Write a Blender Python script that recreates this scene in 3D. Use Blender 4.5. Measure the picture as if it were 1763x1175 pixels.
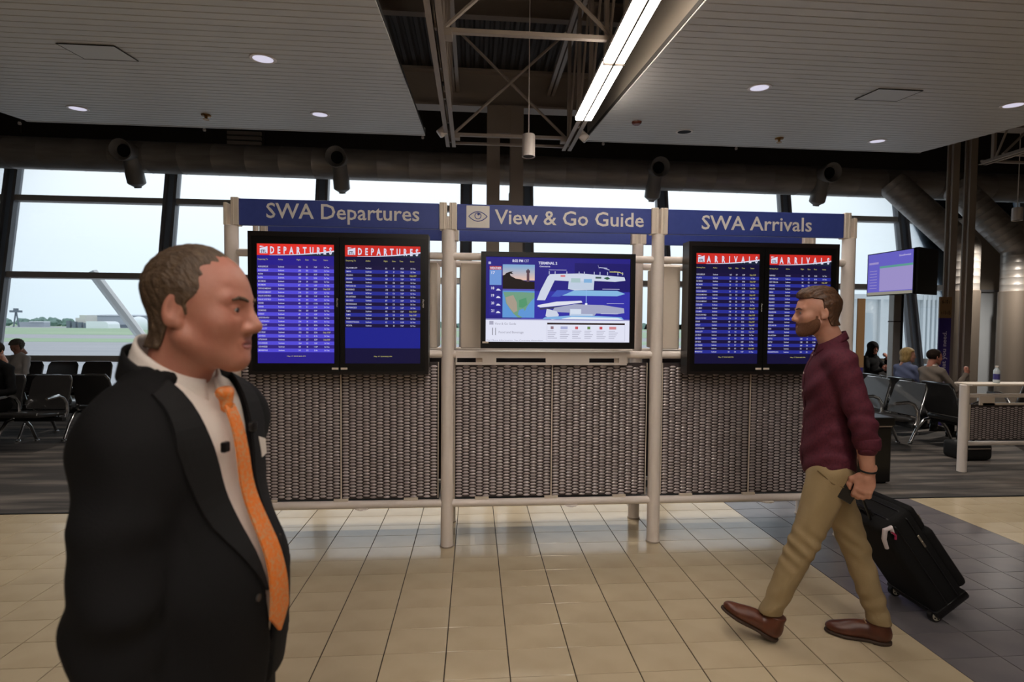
import bpy, bmesh, math, random
import numpy as np
from mathutils import Matrix, Vector

# ------------------------------------------------------------------ reset
for o in list(bpy.data.objects): bpy.data.objects.remove(o)
SC = bpy.context.scene
COL = SC.collection
PI = math.pi
random.seed(4); np.random.seed(4)

# ------------------------------------------------------------------ camera
CAM_H = 1.632
YAW, PITCH, ROLL = 0.0741, -0.0335, 0.0084
cd = bpy.data.cameras.new('camera'); cam = bpy.data.objects.new('camera', cd); COL.objects.link(cam)
cd.sensor_width = 36.0; cd.lens = 880.0 / 1763.0 * 36.0; cd.clip_end = 3000; cd.clip_start = 0.05
_f = Vector((math.sin(YAW) * math.cos(PITCH), math.cos(YAW) * math.cos(PITCH), math.sin(PITCH)))
_r = Vector((math.cos(YAW), -math.sin(YAW), 0)); _u = _r.cross(_f)
_R = _r * math.cos(ROLL) + _u * math.sin(ROLL); _U = -_r * math.sin(ROLL) + _u * math.cos(ROLL)
cam.matrix_world = Matrix(((_R.x, _U.x, -_f.x, 0), (_R.y, _U.y, -_f.y, 0), (_R.z, _U.z, -_f.z, CAM_H), (0, 0, 0, 1)))
cd.dof.use_dof = True; cd.dof.focus_distance = 3.7; cd.dof.aperture_fstop = 3.2
SC.camera = cam

# ------------------------------------------------------------------ world: bright overcast evening sky
W = bpy.data.worlds.new('sky'); SC.world = W; W.use_nodes = True
nt = W.node_tree; nt.nodes.clear()
tc = nt.nodes.new('ShaderNodeTexCoord'); sep = nt.nodes.new('ShaderNodeSeparateXYZ')
ramp = nt.nodes.new('ShaderNodeValToRGB'); bg = nt.nodes.new('ShaderNodeBackground'); wo = nt.nodes.new('ShaderNodeOutputWorld')
mapn = nt.nodes.new('ShaderNodeMapping'); mapn.inputs['Scale'].default_value = (1.2, 1.2, 5)
noi = nt.nodes.new('ShaderNodeTexNoise'); noi.inputs['Scale'].default_value = 2.2; noi.inputs['Detail'].default_value = 4
mad = nt.nodes.new('ShaderNodeMath'); mad.operation = 'MULTIPLY_ADD'; mad.inputs[1].default_value = 0.10
nt.links.new(tc.outputs['Generated'], sep.inputs[0]); nt.links.new(tc.outputs['Generated'], mapn.inputs[0])
nt.links.new(mapn.outputs[0], noi.inputs['Vector']); nt.links.new(noi.outputs['Fac'], mad.inputs[0]); nt.links.new(sep.outputs['Z'], mad.inputs[2])
nt.links.new(mad.outputs[0], ramp.inputs[0])
cr = ramp.color_ramp
cr.elements[0].position = 0.04; cr.elements[0].color = (0.62, 0.72, 0.79, 1)
cr.elements[1].position = 0.42; cr.elements[1].color = (0.93, 0.965, 1.0, 1)
e = cr.elements.new(0.20); e.color = (0.76, 0.835, 0.89, 1)
nt.links.new(ramp.outputs[0], bg.inputs[0]); bg.inputs[1].default_value = 1.15
nt.links.new(bg.outputs[0], wo.inputs[0])

vs = SC.view_settings
vs.view_transform = 'Standard'; vs.look = 'None'; vs.gamma = 1.0; vs.use_curve_mapping = False
vs.exposure = 0.38
LAMP = 20.0            # radiance of the fluorescent tubes

# ------------------------------------------------------------------ materials
def lin(c): return tuple((v / 255 / 12.92 if v / 255 <= 0.04045 else ((v / 255 + 0.055) / 1.055) ** 2.4) for v in c)
MATS = {}
def mat(name, rgb=None, rough=0.5, metal=0.0, emit=None, es=0.0, spec=0.5, noise=None, bump=None, coat=0.0, sss=0.0, linear=None):
    """procedural principled material; noise=(scale xyz or float, amount, second rgb), bump=(scale, strength)"""
    if name in MATS: return MATS[name]
    m = bpy.data.materials.new(name); m.use_nodes = True; MATS[name] = m
    n = m.node_tree.nodes; l = m.node_tree.links; b = n['Principled BSDF']
    c = linear if linear else lin(rgb)
    b.inputs['Base Color'].default_value = (*c, 1); b.inputs['Roughness'].default_value = rough
    b.inputs['Metallic'].default_value = metal; b.inputs['Specular IOR Level'].default_value = spec
    if coat: b.inputs['Coat Weight'].default_value = coat
    if sss: b.inputs['Subsurface Weight'].default_value = sss; b.inputs['Subsurface Radius'].default_value = (0.012, 0.005, 0.003)
    if emit: b.inputs['Emission Color'].default_value = (*lin(emit), 1); b.inputs['Emission Strength'].default_value = es
    if noise or bump:
        t = n.new('ShaderNodeTexCoord'); mp = n.new('ShaderNodeMapping'); l.new(t.outputs['Object'], mp.inputs[0])
    if noise:
        sc, amt, c2 = noise
        mp.inputs['Scale'].default_value = sc if isinstance(sc, tuple) else (sc, sc, sc)
        q = n.new('ShaderNodeTexNoise'); q.inputs['Scale'].default_value = 1; q.inputs['Detail'].default_value = 3
        l.new(mp.outputs[0], q.inputs['Vector'])
        rr = n.new('ShaderNodeValToRGB'); rr.color_ramp.elements[0].position = 0.5 - 0.5 * (1 - amt) - 0.02 + 0.2; rr.color_ramp.elements[1].position = 0.72
        rr.color_ramp.elements[0].color = (*c, 1); rr.color_ramp.elements[1].color = (*lin(c2), 1)
        l.new(q.outputs['Fac'], rr.inputs[0]); l.new(rr.outputs[0], b.inputs['Base Color'])
    if bump:
        sc, st = bump
        q2 = n.new('ShaderNodeTexNoise'); q2.inputs['Scale'].default_value = 1; q2.inputs['Detail'].default_value = 3
        mp2 = n.new('ShaderNodeMapping'); l.new(t.outputs['Object'], mp2.inputs[0])
        mp2.inputs['Scale'].default_value = sc if isinstance(sc, tuple) else (sc, sc, sc)
        l.new(mp2.outputs[0], q2.inputs['Vector'])
        bp = n.new('ShaderNodeBump'); bp.inputs['Strength'].default_value = st; bp.inputs['Distance'].default_value = 0.01
        l.new(q2.outputs['Fac'], bp.inputs['Height']); l.new(bp.outputs[0], b.inputs['Normal'])
    return m
def emat(rgb, s=1.0):
    """screen colour: a lit pixel area behind a slightly glossy face"""
    nm = 'screen_%d_%d_%d_%d' % (*rgb, int(s * 100))
    if nm in MATS: return MATS[nm]
    m = mat(nm, (8, 8, 10), rough=0.35, emit=rgb, es=s * 0.75, spec=0.25); return m

# ------------------------------------------------------------------ mesh helpers
class MB:
    """collects geometry and links it as ONE mesh object"""
    def __init__(s): s.v = []; s.f = []; s.m = []
    def add(s, v, f, mi=0):
        k = len(s.v); s.v += [tuple(map(float, p)) for p in v]; s.f += [tuple(int(i) + k for i in q) for q in f]; s.m += [mi] * len(f); return s
    def box(s, x0, x1, y0, y1, z0, z1, mi=0, M=None):
        v = [Vector((x, y, z)) for x in (x0, x1) for y in (y0, y1) for z in (z0, z1)]
        if M: v = [M @ p for p in v]
        return s.add(v, [(0, 1, 3, 2), (4, 6, 7, 5), (0, 4, 5, 1), (2, 3, 7, 6), (0, 2, 6, 4), (1, 5, 7, 3)], mi)
    def rbox(s, x0, x1, y0, y1, z0, z1, r=0.01, seg=2, mi=0, M=None):
        bm = bmesh.new(); bmesh.ops.create_cube(bm, size=1)
        for p in bm.verts: p.co = Vector(((x0 + x1) / 2 + p.co.x * (x1 - x0), (y0 + y1) / 2 + p.co.y * (y1 - y0), (z0 + z1) / 2 + p.co.z * (z1 - z0)))
        bmesh.ops.bevel(bm, geom=list(bm.edges), offset=r, segments=seg, profile=0.5, affect='EDGES')
        v = [(M @ p.co if M else p.co.copy()) for p in bm.verts]; bm.verts.index_update()
        f = [[q.index for q in fa.verts] for fa in bm.faces]; bm.free(); return s.add(v, f, mi)
    def tube(s, pts, r, n=10, mi=0, caps=True, squash=None):
        pts = [Vector(p) for p in pts]; k = len(pts); rr = r if isinstance(r, (list, tuple)) else [r] * k
        tang = [(pts[min(i + 1, k - 1)] - pts[max(i - 1, 0)]).normalized() for i in range(k)]
        a = Vector((0, 0, 1)) if abs(tang[0].z) < 0.9 else Vector((1, 0, 0))
        nrm = (a - tang[0] * a.dot(tang[0])).normalized(); v = []; f = []
        for i in range(k):
            nrm = (nrm - tang[i] * nrm.dot(tang[i])).normalized(); bn = tang[i].cross(nrm)
            q = squash or (1, 1)
            for j in range(n):
                t = 2 * PI * j / n; v.append(pts[i] + (nrm * math.cos(t) * q[0] + bn * math.sin(t) * q[1]) * rr[i])
        for i in range(k - 1):
            for j in range(n): f.append((i * n + j, i * n + (j + 1) % n, (i + 1) * n + (j + 1) % n, (i + 1) * n + j))
        if caps: f.append(tuple(range(n))[::-1]); f.append(tuple((k - 1) * n + j for j in range(n)))
        return s.add(v, f, mi)
    def lathe(s, prof, n=20, c=(0, 0, 0), mi=0, M=None):
        v = []; f = []; k = len(prof)
        for r, z in prof:
            for j in range(n):
                t = 2 * PI * j / n; p = Vector((r * math.cos(t), r * math.sin(t), z)); p = M @ p if M else p; v.append(p + Vector(c))
        for i in range(k - 1):
            for j in range(n): f.append((i * n + j, i * n + (j + 1) % n, (i + 1) * n + (j + 1) % n, (i + 1) * n + j))
        f.append(tuple(range(n))[::-1]); f.append(tuple((k - 1) * n + j for j in range(n)))
        return s.add(v, f, mi)
    def poly(s, pts, mi=0): return s.add(pts, [tuple(range(len(pts)))], mi)
    def prism(s, pts2, fn, a, b, mi=0):
        """extrude a 2-D outline between a and b; fn(u, v, w) -> xyz"""
        k = len(pts2); v = [fn(u, w, a) for u, w in pts2] + [fn(u, w, b) for u, w in pts2]
        f = [tuple(range(k))[::-1], tuple(range(k, 2 * k))] + [(i, (i + 1) % k, k + (i + 1) % k, k + i) for i in range(k)]
        return s.add(v, f, mi)
    def build(s, name, mats, parent=None, smooth=False, world=True):
        me = bpy.data.meshes.new(name); off = Vector((0, 0, 0))
        if parent is not None and world: off = wloc(parent)
        me.from_pydata([tuple(Vector(p) - off) for p in s.v], [], s.f)
        for m in (mats if isinstance(mats, (list, tuple)) else [mats]): me.materials.append(m)
        if any(s.m): me.polygons.foreach_set('material_index', s.m)
        if smooth:
            me.polygons.foreach_set('use_smooth', [True] * len(me.polygons))
            if smooth != 'all': me.set_sharp_from_angle(angle=math.radians(40))
        me.update()
        bm = bmesh.new(); bm.from_mesh(me); bmesh.ops.recalc_face_normals(bm, faces=bm.faces); bm.to_mesh(me); bm.free()
        o = bpy.data.objects.new(name, me); COL.objects.link(o)
        if parent is not None: o.parent = parent
        return o
def wloc(o):
    p = Vector((0, 0, 0))
    while o is not None: p += o.location; o = o.parent
    return p
def tag(o, label=None, cat=None, group=None, kind=None):
    if label: o['label'] = label
    if cat: o['category'] = cat
    if group: o['group'] = group
    if kind: o['kind'] = kind
    return o
def thing(name, label, cat, loc=(0, 0, 0), rz=0.0, group=None):
    o = bpy.data.objects.new(name, None); COL.objects.link(o); o.empty_display_size = 0.1
    o.location = loc; o.rotation_euler = (0, 0, rz); return tag(o, label, cat, group)
def struct(o): o['kind'] = 'structure'; return o
def copy_tree(o, parent=None, label=None):
    c = o.copy(); COL.objects.link(c); c.parent = parent
    if label: c['label'] = label
    for ch in list(o.children): copy_tree(ch, c)
    return c
def raw(name, v, f, m, parent=None, smooth=True):
    me = bpy.data.meshes.new(name); me.from_pydata([tuple(p) for p in np.asarray(v, float)], [], [tuple(int(i) for i in q) for q in f])
    me.materials.append(m)
    if smooth: me.polygons.foreach_set('use_smooth', [True] * len(me.polygons))
    me.update(); o = bpy.data.objects.new(name, me); COL.objects.link(o)
    if parent is not None: o.parent = parent
    return o

# ------------------------------------------------------------------ lettering (made while the scene is still empty)
TXT = {}
def want(key, body, bold=0.0, align='LEFT', line=1.0):
    c = bpy.data.curves.new('lettering', 'FONT'); c.body = body; c.size = 1.0; c.offset = bold; c.align_x = align; c.space_line = line
    c.resolution_u = 2; o = bpy.data.objects.new('lettering', c); COL.objects.link(o); TXT[key] = o
def bake_text():
    dg = bpy.context.evaluated_depsgraph_get(); dg.update()
    for k, o in list(TXT.items()):
        me = bpy.data.meshes.new_from_object(o.evaluated_get(dg))
        v = np.array([tuple(p.co) for p in me.vertices]).reshape(-1, 3); f = [tuple(p.vertices) for p in me.polygons]
        TXT[k] = (v, f); bpy.data.meshes.remove(me)
        c = o.data; bpy.data.objects.remove(o); bpy.data.curves.remove(c)
CAP = 0.729
def put_text(mb, key, fn, x0, z0, cap, width=None, mi=0, xs=None):
    """place baked text: fn(u, v) -> xyz, left/base at x0, z0, capital height cap, optionally squeezed to width"""
    v, f = TXT[key]
    if len(v) == 0: return
    s = cap / CAP; lo, hi = v[:, 0].min(), v[:, 0].max()
    k = width / (hi - lo) if width else (xs or s)
    base = lo if width else 0
    mb.add([fn(x0 + (p[0] - base) * k, z0 + p[1] * s) for p in v], f, mi)

DEP1 = ['ALBUQUERQUE'] * 2 + ['AUSTIN'] * 2 + ['BALTIMORE'] * 2 + ['CHICAGO-MIDWAY'] * 2 + ['DALLAS LOVE FIELD'] * 2 + ['DENVER'] * 2 + ['DES MOINES', 'DETROIT', 'HOUSTON-HOU', 'HOUSTON-HOU', 'KANSAS CITY', 'KANSAS CITY', 'LAS VEGAS', 'LAS VEGAS', 'LITTLE ROCK', 'LOS ANGELES', 'LOS ANGELES', 'MINNEAPOLIS']
DEP2 = ['OKLAHOMA CITY', 'OMAHA', 'ORLANDO', 'ORLANDO', 'PHOENIX', 'PORTLAND OR', 'PROVIDENCE', 'REYKJAVIK', 'SAN ANTONIO', 'SAN DIEGO', 'SAN FRANCISCO', 'SAN FRANCISCO', 'TAMPA', 'TAMPA', 'TULSA', 'WASHINGTON-DCA', 'WICHITA']
ARR1 = ['ALBUQUERQUE', 'ATLANTA', 'BALTIMORE', 'BALTIMORE', 'BOSTON'] + ['CHICAGO-MIDWAY'] * 4 + ['CLEVELAND', 'COLUMBUS', 'COLUMBUS', 'DALLAS LOVE FIELD', 'DALLAS LOVE FIELD', 'DENVER', 'DETROIT', 'HOUSTON-HOU', 'KANSAS CITY', 'LAS VEGAS', 'LAS VEGAS', 'LAS VEGAS', 'LOS ANGELES', 'LOS ANGELES', 'MINNEAPOLIS']
ARR2 = ['NASHVILLE', 'NEW YORK-LGA', 'NEW YORK-LGA', 'OAKLAND', 'OAKLAND', 'OMAHA', 'ORLANDO', 'ORLANDO', 'ORLANDO', 'ORLANDO', 'ORLANDO', 'PHILADELPHIA', 'PHOENIX', 'PHOENIX', 'PHOENIX', 'PORTLAND OR', 'RENO', 'SAN DIEGO', 'SAN ANTONIO', 'SEATTLE', 'SEATTLE', 'TAMPA', 'TAMPA', 'WASHINGTON-DCA']
rnd = random.Random(11)
def cols(cities, kind):
    n = len(cities); fl = '\n'.join(str(rnd.randint(100, 2400)) for _ in range(n)); gt = '\n'.join('E%d' % rnd.randint(4, 24) for _ in range(n))
    tm = '\n'.join('%d:%02d%s' % (rnd.randint(5, 11), rnd.choice((5, 10, 15, 20, 35, 40, 50, 55)), rnd.choice('AP')) for _ in range(n))
    late = set(rnd.sample(range(n), max(3, n // 7) if kind == 'd' else n // 2))
    ok = '\n'.join('' if i in late else 'On Time' for i in range(n)); dl = '\n'.join('Delay %d:%02dP' % (rnd.randint(6, 10), rnd.choice((5, 15, 30, 45))) if i in late else '' for i in range(n))
    air = '\n'.join('WOW air' if c == 'REYKJAVIK' else 'Southwest' for c in cities)
    return ['\n'.join(cities), air, fl, gt, tm, ok, dl]
LINE = 1.0
for nm, ct, kd in (('D1', DEP1, 'd'), ('D2', DEP2, 'd'), ('A1', ARR1, 'a'), ('A2', ARR2, 'a')):
    for i, tx in enumerate(cols(ct, kd)): want(nm + str(i), tx, 0.004, 'CENTER' if i in (3, 4, 5, 6) else 'LEFT', LINE)
for k, b, bo in (('sign1', 'SWA Departures', 0.012), ('sign2', 'View & Go Guide', 0.012), ('sign3', 'SWA Arrivals', 0.012), ('DEPARTURES', 'D  E  P  A  R  T  U  R  E  S', 0.04), ('ARRIVALS', 'A   R   R   I   V   A   L   S', 0.04),
                 ('STL', 'STL', 0.03), ('hd1', 'Departing To', 0), ('ha1', 'Arriving From', 0), ('h2', 'Airline', 0), ('h3', 'Flight', 0), ('h4', 'Gate', 0), ('h5', 'Time', 0), ('h6', 'Status', 0), ('date', 'May 17 2018 8:02 PM', 0),
                 ('clarity', 'clarity', 0.01), ('clock', '8:02 PM', 0.03), ('cst', 'CST', 0), ('terminal', 'TERMINAL 2', 0.03), ('conc', 'Concourse', 0.02), ('weather', 'WEATHER', 0.03), ('view', 'View & Go Guide', 0), ('food', 'Food and Beverage', 0), ('more', 'For More Information, See Courtesy Attendant', 0),
                 ('t17', '17', 0.03), ('t18', '18', 0.03), ('t19', '19', 0.03), ('t20', '20', 0.03), ('t21', '21', 0.03), ('need', 'Get what you need.', 0.02), ('g6', '6-10 \u203a', 0.02), ('g11', '\u2039 11-15', 0.02), ('loc', 'Departing', 0), ('sw', 'Southwest', 0.01)):
    want(k, b, bo)
bake_text()

# ================================================================== SETTING
m_beige = mat('tile_beige', (198, 180, 150), rough=0.20, noise=(3.0, 0.5, (188, 169, 139)), bump=(60, 0.02), coat=.25)
m_slate = mat('tile_slate', (112, 106, 108), rough=0.24, noise=(3.0, 0.5, (100, 96, 100)))
m_grout = mat('grout', (62, 50, 36), rough=0.9)
m_carpet = mat('carpet', (58, 53, 50), rough=0.95, noise=((0.8, 7.0, 1), 0.5, (118, 108, 100)), bump=(220, 0.5))
m_white = mat('paint_offwhite', (238, 226, 217), rough=0.42, bump=(40, 0.02))
m_cream = mat('paint_cream', (226, 212, 196), rough=0.45)
m_slat = mat('ceiling_metal', (212, 208, 202), rough=0.5, metal=0.0)
m_gap = mat('ceiling_void', (58, 54, 50), rough=0.8)
m_steel = mat('structural_paint', (168, 154, 140), rough=0.5)
m_deck = mat('roof_deck', (88, 80, 74), rough=0.7)
m_bulk = mat('bulkhead_dark', (62, 54, 46), rough=0.85)
m_mull = mat('mullion_bronze', (140, 140, 144), rough=0.4, metal=0.2)
m_mullb = mat('mullion_face', (158, 172, 192), rough=0.4, metal=0.2)
m_duct = mat('galvanised_duct', (176, 170, 164), rough=0.38, metal=0.45, noise=((2, 2, 14), 0.4, (156, 148, 140)))
m_black = mat('black_plastic', (16, 15, 15), rough=0.32)
m_blackm = mat('black_matte', (12, 12, 12), rough=0.7)
m_chrome = mat('chrome', (205, 205, 205), rough=0.18, metal=1.0)
m_wall = mat('wall_paint', (150, 140, 128), rough=0.7)
m_hole = mat('dark_opening', (6, 6, 6), rough=0.9)

T = 0.305; TD = T * 2 / 3
def colx(c): return (c - 0.4234) * T
def rowy(r): return (13.5365 - r * 2 / 3) * T
FLOOR = MB().box(-13.2, 13.4, -7.6, rowy(-2), -0.25, -0.004).build('floor', m_grout); struct(FLOOR)
def tile_mesh(m):
    a, b, h = T / 2 - 0.0028, TD / 2 - 0.0014, 0.004
    bm = bmesh.new(); bv = 0.0012
    ring = [(-a, -b), (a, -b), (a, b), (-a, b)]
    v0 = [bm.verts.new((x, y, -h)) for x, y in ring]; v1 = [bm.verts.new((x, y, -bv)) for x, y in ring]
    v2 = [bm.verts.new((x - math.copysign(bv, x), y - math.copysign(bv, y), 0)) for x, y in ring]
    for i in range(4):
        j = (i + 1) % 4; bm.faces.new((v0[i], v0[j], v1[j], v1[i])); bm.faces.new((v1[i], v1[j], v2[j], v2[i]))
    bm.faces.new(v2); me = bpy.data.meshes.new('tile'); bm.to_mesh(me); bm.free(); me.materials.append(m); return me
TM = {True: tile_mesh(m_slate), False: tile_mesh(m_beige)}
def in_view(x, y, z):
    d = Vector((x, y, z - CAM_H)); q = d.dot(_f)
    if q < 0.2: return False
    return abs(d.dot(_R) / q) < 1.04 and abs(d.dot(_U) / q) < 0.72
cells = [(c, r) for r in range(-2, 34) for c in range(-24, 30)]
seen = []
for c, r in cells:
    x, y = colx(c) + T / 2, rowy(r) - TD / 2
    if in_view(x, y, 0): seen.append((math.hypot(x, y), c, r))
seen = [(c, r) for _, c, r in sorted(seen)[:300]]
for c, r in seen:
    o = bpy.data.objects.new('tile', TM[8 <= c < 14]); COL.objects.link(o); o.parent = FLOOR
    o.location = (colx(c) + T / 2, rowy(r) - TD / 2, 0.0005 * random.random())
S_ = set(seen); mb = MB()
for c, r in cells:
    if (c, r) in S_: continue
    x, y = colx(c), rowy(r)
    mb.box(x + .0028, x + T - .0028, y - TD + .0014, y - .0014, -0.004, 0, 1 if 8 <= c < 14 else 0)
tag(mb.build('tile_field', [m_beige, m_slate], FLOOR), kind='stuff')
struct(MB().box(-13.2, 13.4, rowy(-2), 11.0, -0.25, 0.004).build('floor_carpet', m_carpet))
struct(MB().box(-13.2, 13.4, rowy(-2) - 0.012, rowy(-2) + 0.012, 0.0, 0.007).build('trim_1', m_blackm))

# --- shell
struct(MB().box(-13.4, -13.2, -7.8, 11.9, -0.25, 6.5).build('wall_left', m_wall))
struct(MB().box(13.4, 13.6, -7.8, 11.9, -0.25, 6.5).build('wall_right', m_wall))
struct(MB().box(-13.4, 13.6, -7.8, -7.6, -0.25, 6.5).build('wall_front', m_wall))
struct(MB().box(-13.2, 13.4, 11.62, 11.82, 4.9, 6.5).build('wall_back', m_bulk))
CEIL = struct(MB().box(-13.4, 13.6, -7.8, 11.9, 6.42, 6.6).build('ceiling', m_deck))
mb = MB(); x = -9.0
while x < 10.0:                                   # corrugated steel deck, ribs running away from the viewer
    mb.add([(x, -2, 6.42), (x + .03, -2, 6.36), (x + .09, -2, 6.36), (x + .12, -2, 6.42), (x, 11.6, 6.42), (x + .03, 11.6, 6.36), (x + .09, 11.6, 6.36), (x + .12, 11.6, 6.42)],
           [(0, 1, 5, 4), (1, 2, 6, 5), (2, 3, 7, 6)]); x += 0.16
tag(mb.build('deck_rib', m_deck, CEIL), kind='stuff')
for y in (2.6, 4.4, 6.2, 7.6, 9.8):
    mb = MB(); mb.box(-9.5, 10.5, y - .06, y + .06, 6.08, 6.10); mb.box(-9.5, 10.5, y - .008, y + .008, 6.10, 6.36); mb.box(-9.5, 10.5, y - .06, y + .06, 6.34, 6.36)
    mb.build('purlin', m_steel, CEIL)
g = MB(); g.box(-13.2, 13.4, 8.10, 8.34, 5.02, 5.05); g.box(-13.2, 13.4, 8.21, 8.23, 5.05, 5.56); g.box(-13.2, 13.4, 8.10, 8.34, 5.56, 5.6)
tag(g.build('roof_girder', m_steel), 'long grey steel girder running over the paired columns', 'beam')

# --- sloping slatted ceilings
SL = math.radians(6.1)
def cz(y): return 4.1 + (y - 6.4) * math.tan(SL)
def ceil_panel(name, x0, x1, yfar):
    y0 = 2.6
    mb = MB(); mb.add([(x0, y0, cz(y0) + .02), (x1, y0, cz(y0) + .02), (x1, yfar, cz(yfar) + .02), (x0, yfar, cz(yfar) + .02), (x0, y0, cz(y0) + .06), (x1, y0, cz(y0) + .06), (x1, yfar, cz(yfar) + .06), (x0, yfar, cz(yfar) + .06)],
                      [(0, 1, 2, 3), (4, 7, 6, 5), (0, 4, 5, 1), (1, 5, 6, 2), (2, 6, 7, 3), (3, 7, 4, 0)])
    mb.box(x0, x1, -7.0, y0, cz(y0), cz(y0) + .06)
    root = struct(mb.build(name, m_gap))
    p = 0.1; n = int((yfar - y0) / math.cos(SL) / p)
    sm = MB().rbox(x0, x1, -p / 2 + .004, p / 2 - .004, 0, 0.014, 0.003, 1); first = None
    for i in range(n):
        yc = yfar - (i + .5) * p * math.cos(SL)
        if first is None: o = first = sm.build('slat', m_slat, root, world=False)
        else: o = first.copy(); COL.objects.link(o)
        o.location = (0, yc, cz(yc) + 0.002); o.rotation_euler = (SL, 0, 0)
    MB().box(x0, x1, yfar - .004, yfar + .02, cz(yfar) - .004, cz(yfar) + .1).build('edge_trim', m_slat, root)
    return root
ceil_panel('ceiling_left', -5.72, -0.675, 7.05)
ceil_panel('ceiling_right', 1.51, 6.45, 7.05)
f_ = MB(); f_.add([(1.53, -6, cz(2.6) + .05), (1.53, 2.6, cz(2.6) + .05), (1.53, 7.0, cz(7.0) + .05), (1.53, 7.0, 4.75), (1.53, -6, 4.75)], [(0, 1, 2, 3, 4)])
f_.add([(1.55, -6, cz(2.6) + .05), (1.55, 2.6, cz(2.6) + .05), (1.55, 7.0, cz(7.0) + .05), (1.55, 7.0, 4.75), (1.55, -6, 4.75)], [(0, 4, 3, 2, 1)])
struct(f_.build('trim_2', mat('fascia_metal', (150, 138, 124), rough=0.5)))

# --- raked glazing
TILT = 0.157
def gy(z): return 10.83 + TILT * z
GX = [-12.8, -9.63, -6.44, -3.31, -0.19, 1.17, 4.26, 7.19, 10.06, 13.2]
ROWS = [(0.06, 0.14), (0.79, 0.91), (2.49, 2.61), (4.10, 4.22), (4.84, 5.0)]
m_glass = bpy.data.materials.new('window_glass'); m_glass.use_nodes = True
n_ = m_glass.node_tree.nodes; l_ = m_glass.node_tree.links; n_.clear()
go = n_.new('ShaderNodeOutputMaterial'); gm = n_.new('ShaderNodeMixShader'); gt = n_.new('ShaderNodeBsdfTransparent'); gg = n_.new('ShaderNodeBsdfGlossy'); gf = n_.new('ShaderNodeFresnel')
gt.inputs[0].default_value = (0.93, 0.95, 0.96, 1); gg.inputs['Roughness'].default_value = 0.02; gg.inputs[0].default_value = (.8, .85, .9, 1); gf.inputs[0].default_value = 1.4
l_.new(gf.outputs[0], gm.inputs[0]); l_.new(gt.outputs[0], gm.inputs[1]); l_.new(gg.outputs[0], gm.inputs[2]); l_.new(gm.outputs[0], go.inputs[0])
def raked(mb, x0, x1, z0, z1, d0, d1, mi=0):
    """slab lying in the raked plane, d = distance out of the plane (towards the outside positive)"""
    q = [(x, gy(z) + d, z - TILT * d) for x in (x0, x1) for d in (d0, d1) for z in (z0, z1)]
    return mb.add(q, [(0, 1, 3, 2), (4, 6, 7, 5), (0, 4, 5, 1), (2, 3, 7, 6), (0, 2, 6, 4), (1, 5, 7, 3)], mi)
for i in range(len(GX) - 1):
    a, b = GX[i], GX[i + 1]
    mb = MB(); raked(mb, a - .13, a - .07, 0, 5.0, -.09, .06); raked(mb, a + .07, a + .13, 0, 5.0, -.09, .06); raked(mb, a - .07, a + .07, 0, 5.0, -.03, .05, 1)
    if i == len(GX) - 2: raked(mb, b - .13, b + .13, 0, 5.0, -.09, .06)
    w = struct(mb.build('window_%d' % (i + 1), [m_mull, m_mullb]))
    for z0, z1 in ROWS:
        t = MB(); raked(t, a + .13, b - .13, z0, z1, -.07, .05); t.build('transom', mat('transom_alu', (206, 198, 190), rough=.4, metal=.15), w)
    for k in range(len(ROWS) - 1):
        t = MB(); raked(t, a + .125, b - .125, ROWS[k][1] - .005, ROWS[k + 1][0] + .005, 0.0, 0.012); t.build('pane', m_glass, w)
struct(MB().box(-13.2, 13.4, 10.75, 11.0, 0.0, 0.07).build('baseboard_back', m_mull))

# ================================================================== ROOF STEEL, LIGHTS, DUCTS
def truss(x, label):
    r = thing('roof_joist', label, 'truss', (x, 6.7, 3.9), group='open web roof joists')
    for s in (-1, 1):
        mb = MB(); mb.box(x + s * .010, x + s * .062, -6.5, 6.7, 3.90, 3.908); mb.box(x + s * .010, x + s * .016, -6.5, 6.7, 3.90, 3.955); mb.build('bottom_chord', m_steel, r)
        MB().box(x + s * .010, x + s * .06, -6.5, 8.2, 5.26, 5.32).build('top_chord', m_steel, r)
    for k, y in enumerate(np.arange(6.55, 1.0, -0.62)):
        MB().box(x - .02, x + .02, y - .02, y + .02, 3.91, 5.28).build('web', m_steel, r)
        MB().tube([(x, y - .03, 3.94), (x, y - .59, 5.26)], .014, 6).build('web', m_steel, r)
    for k, y in enumerate((1.0, 2.4, 3.3, 5.0)):
        MB().box(x - .012, x + .012, y - .03, y + .03, 3.912, 3.93).build('spacer', m_blackm, r)
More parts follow.
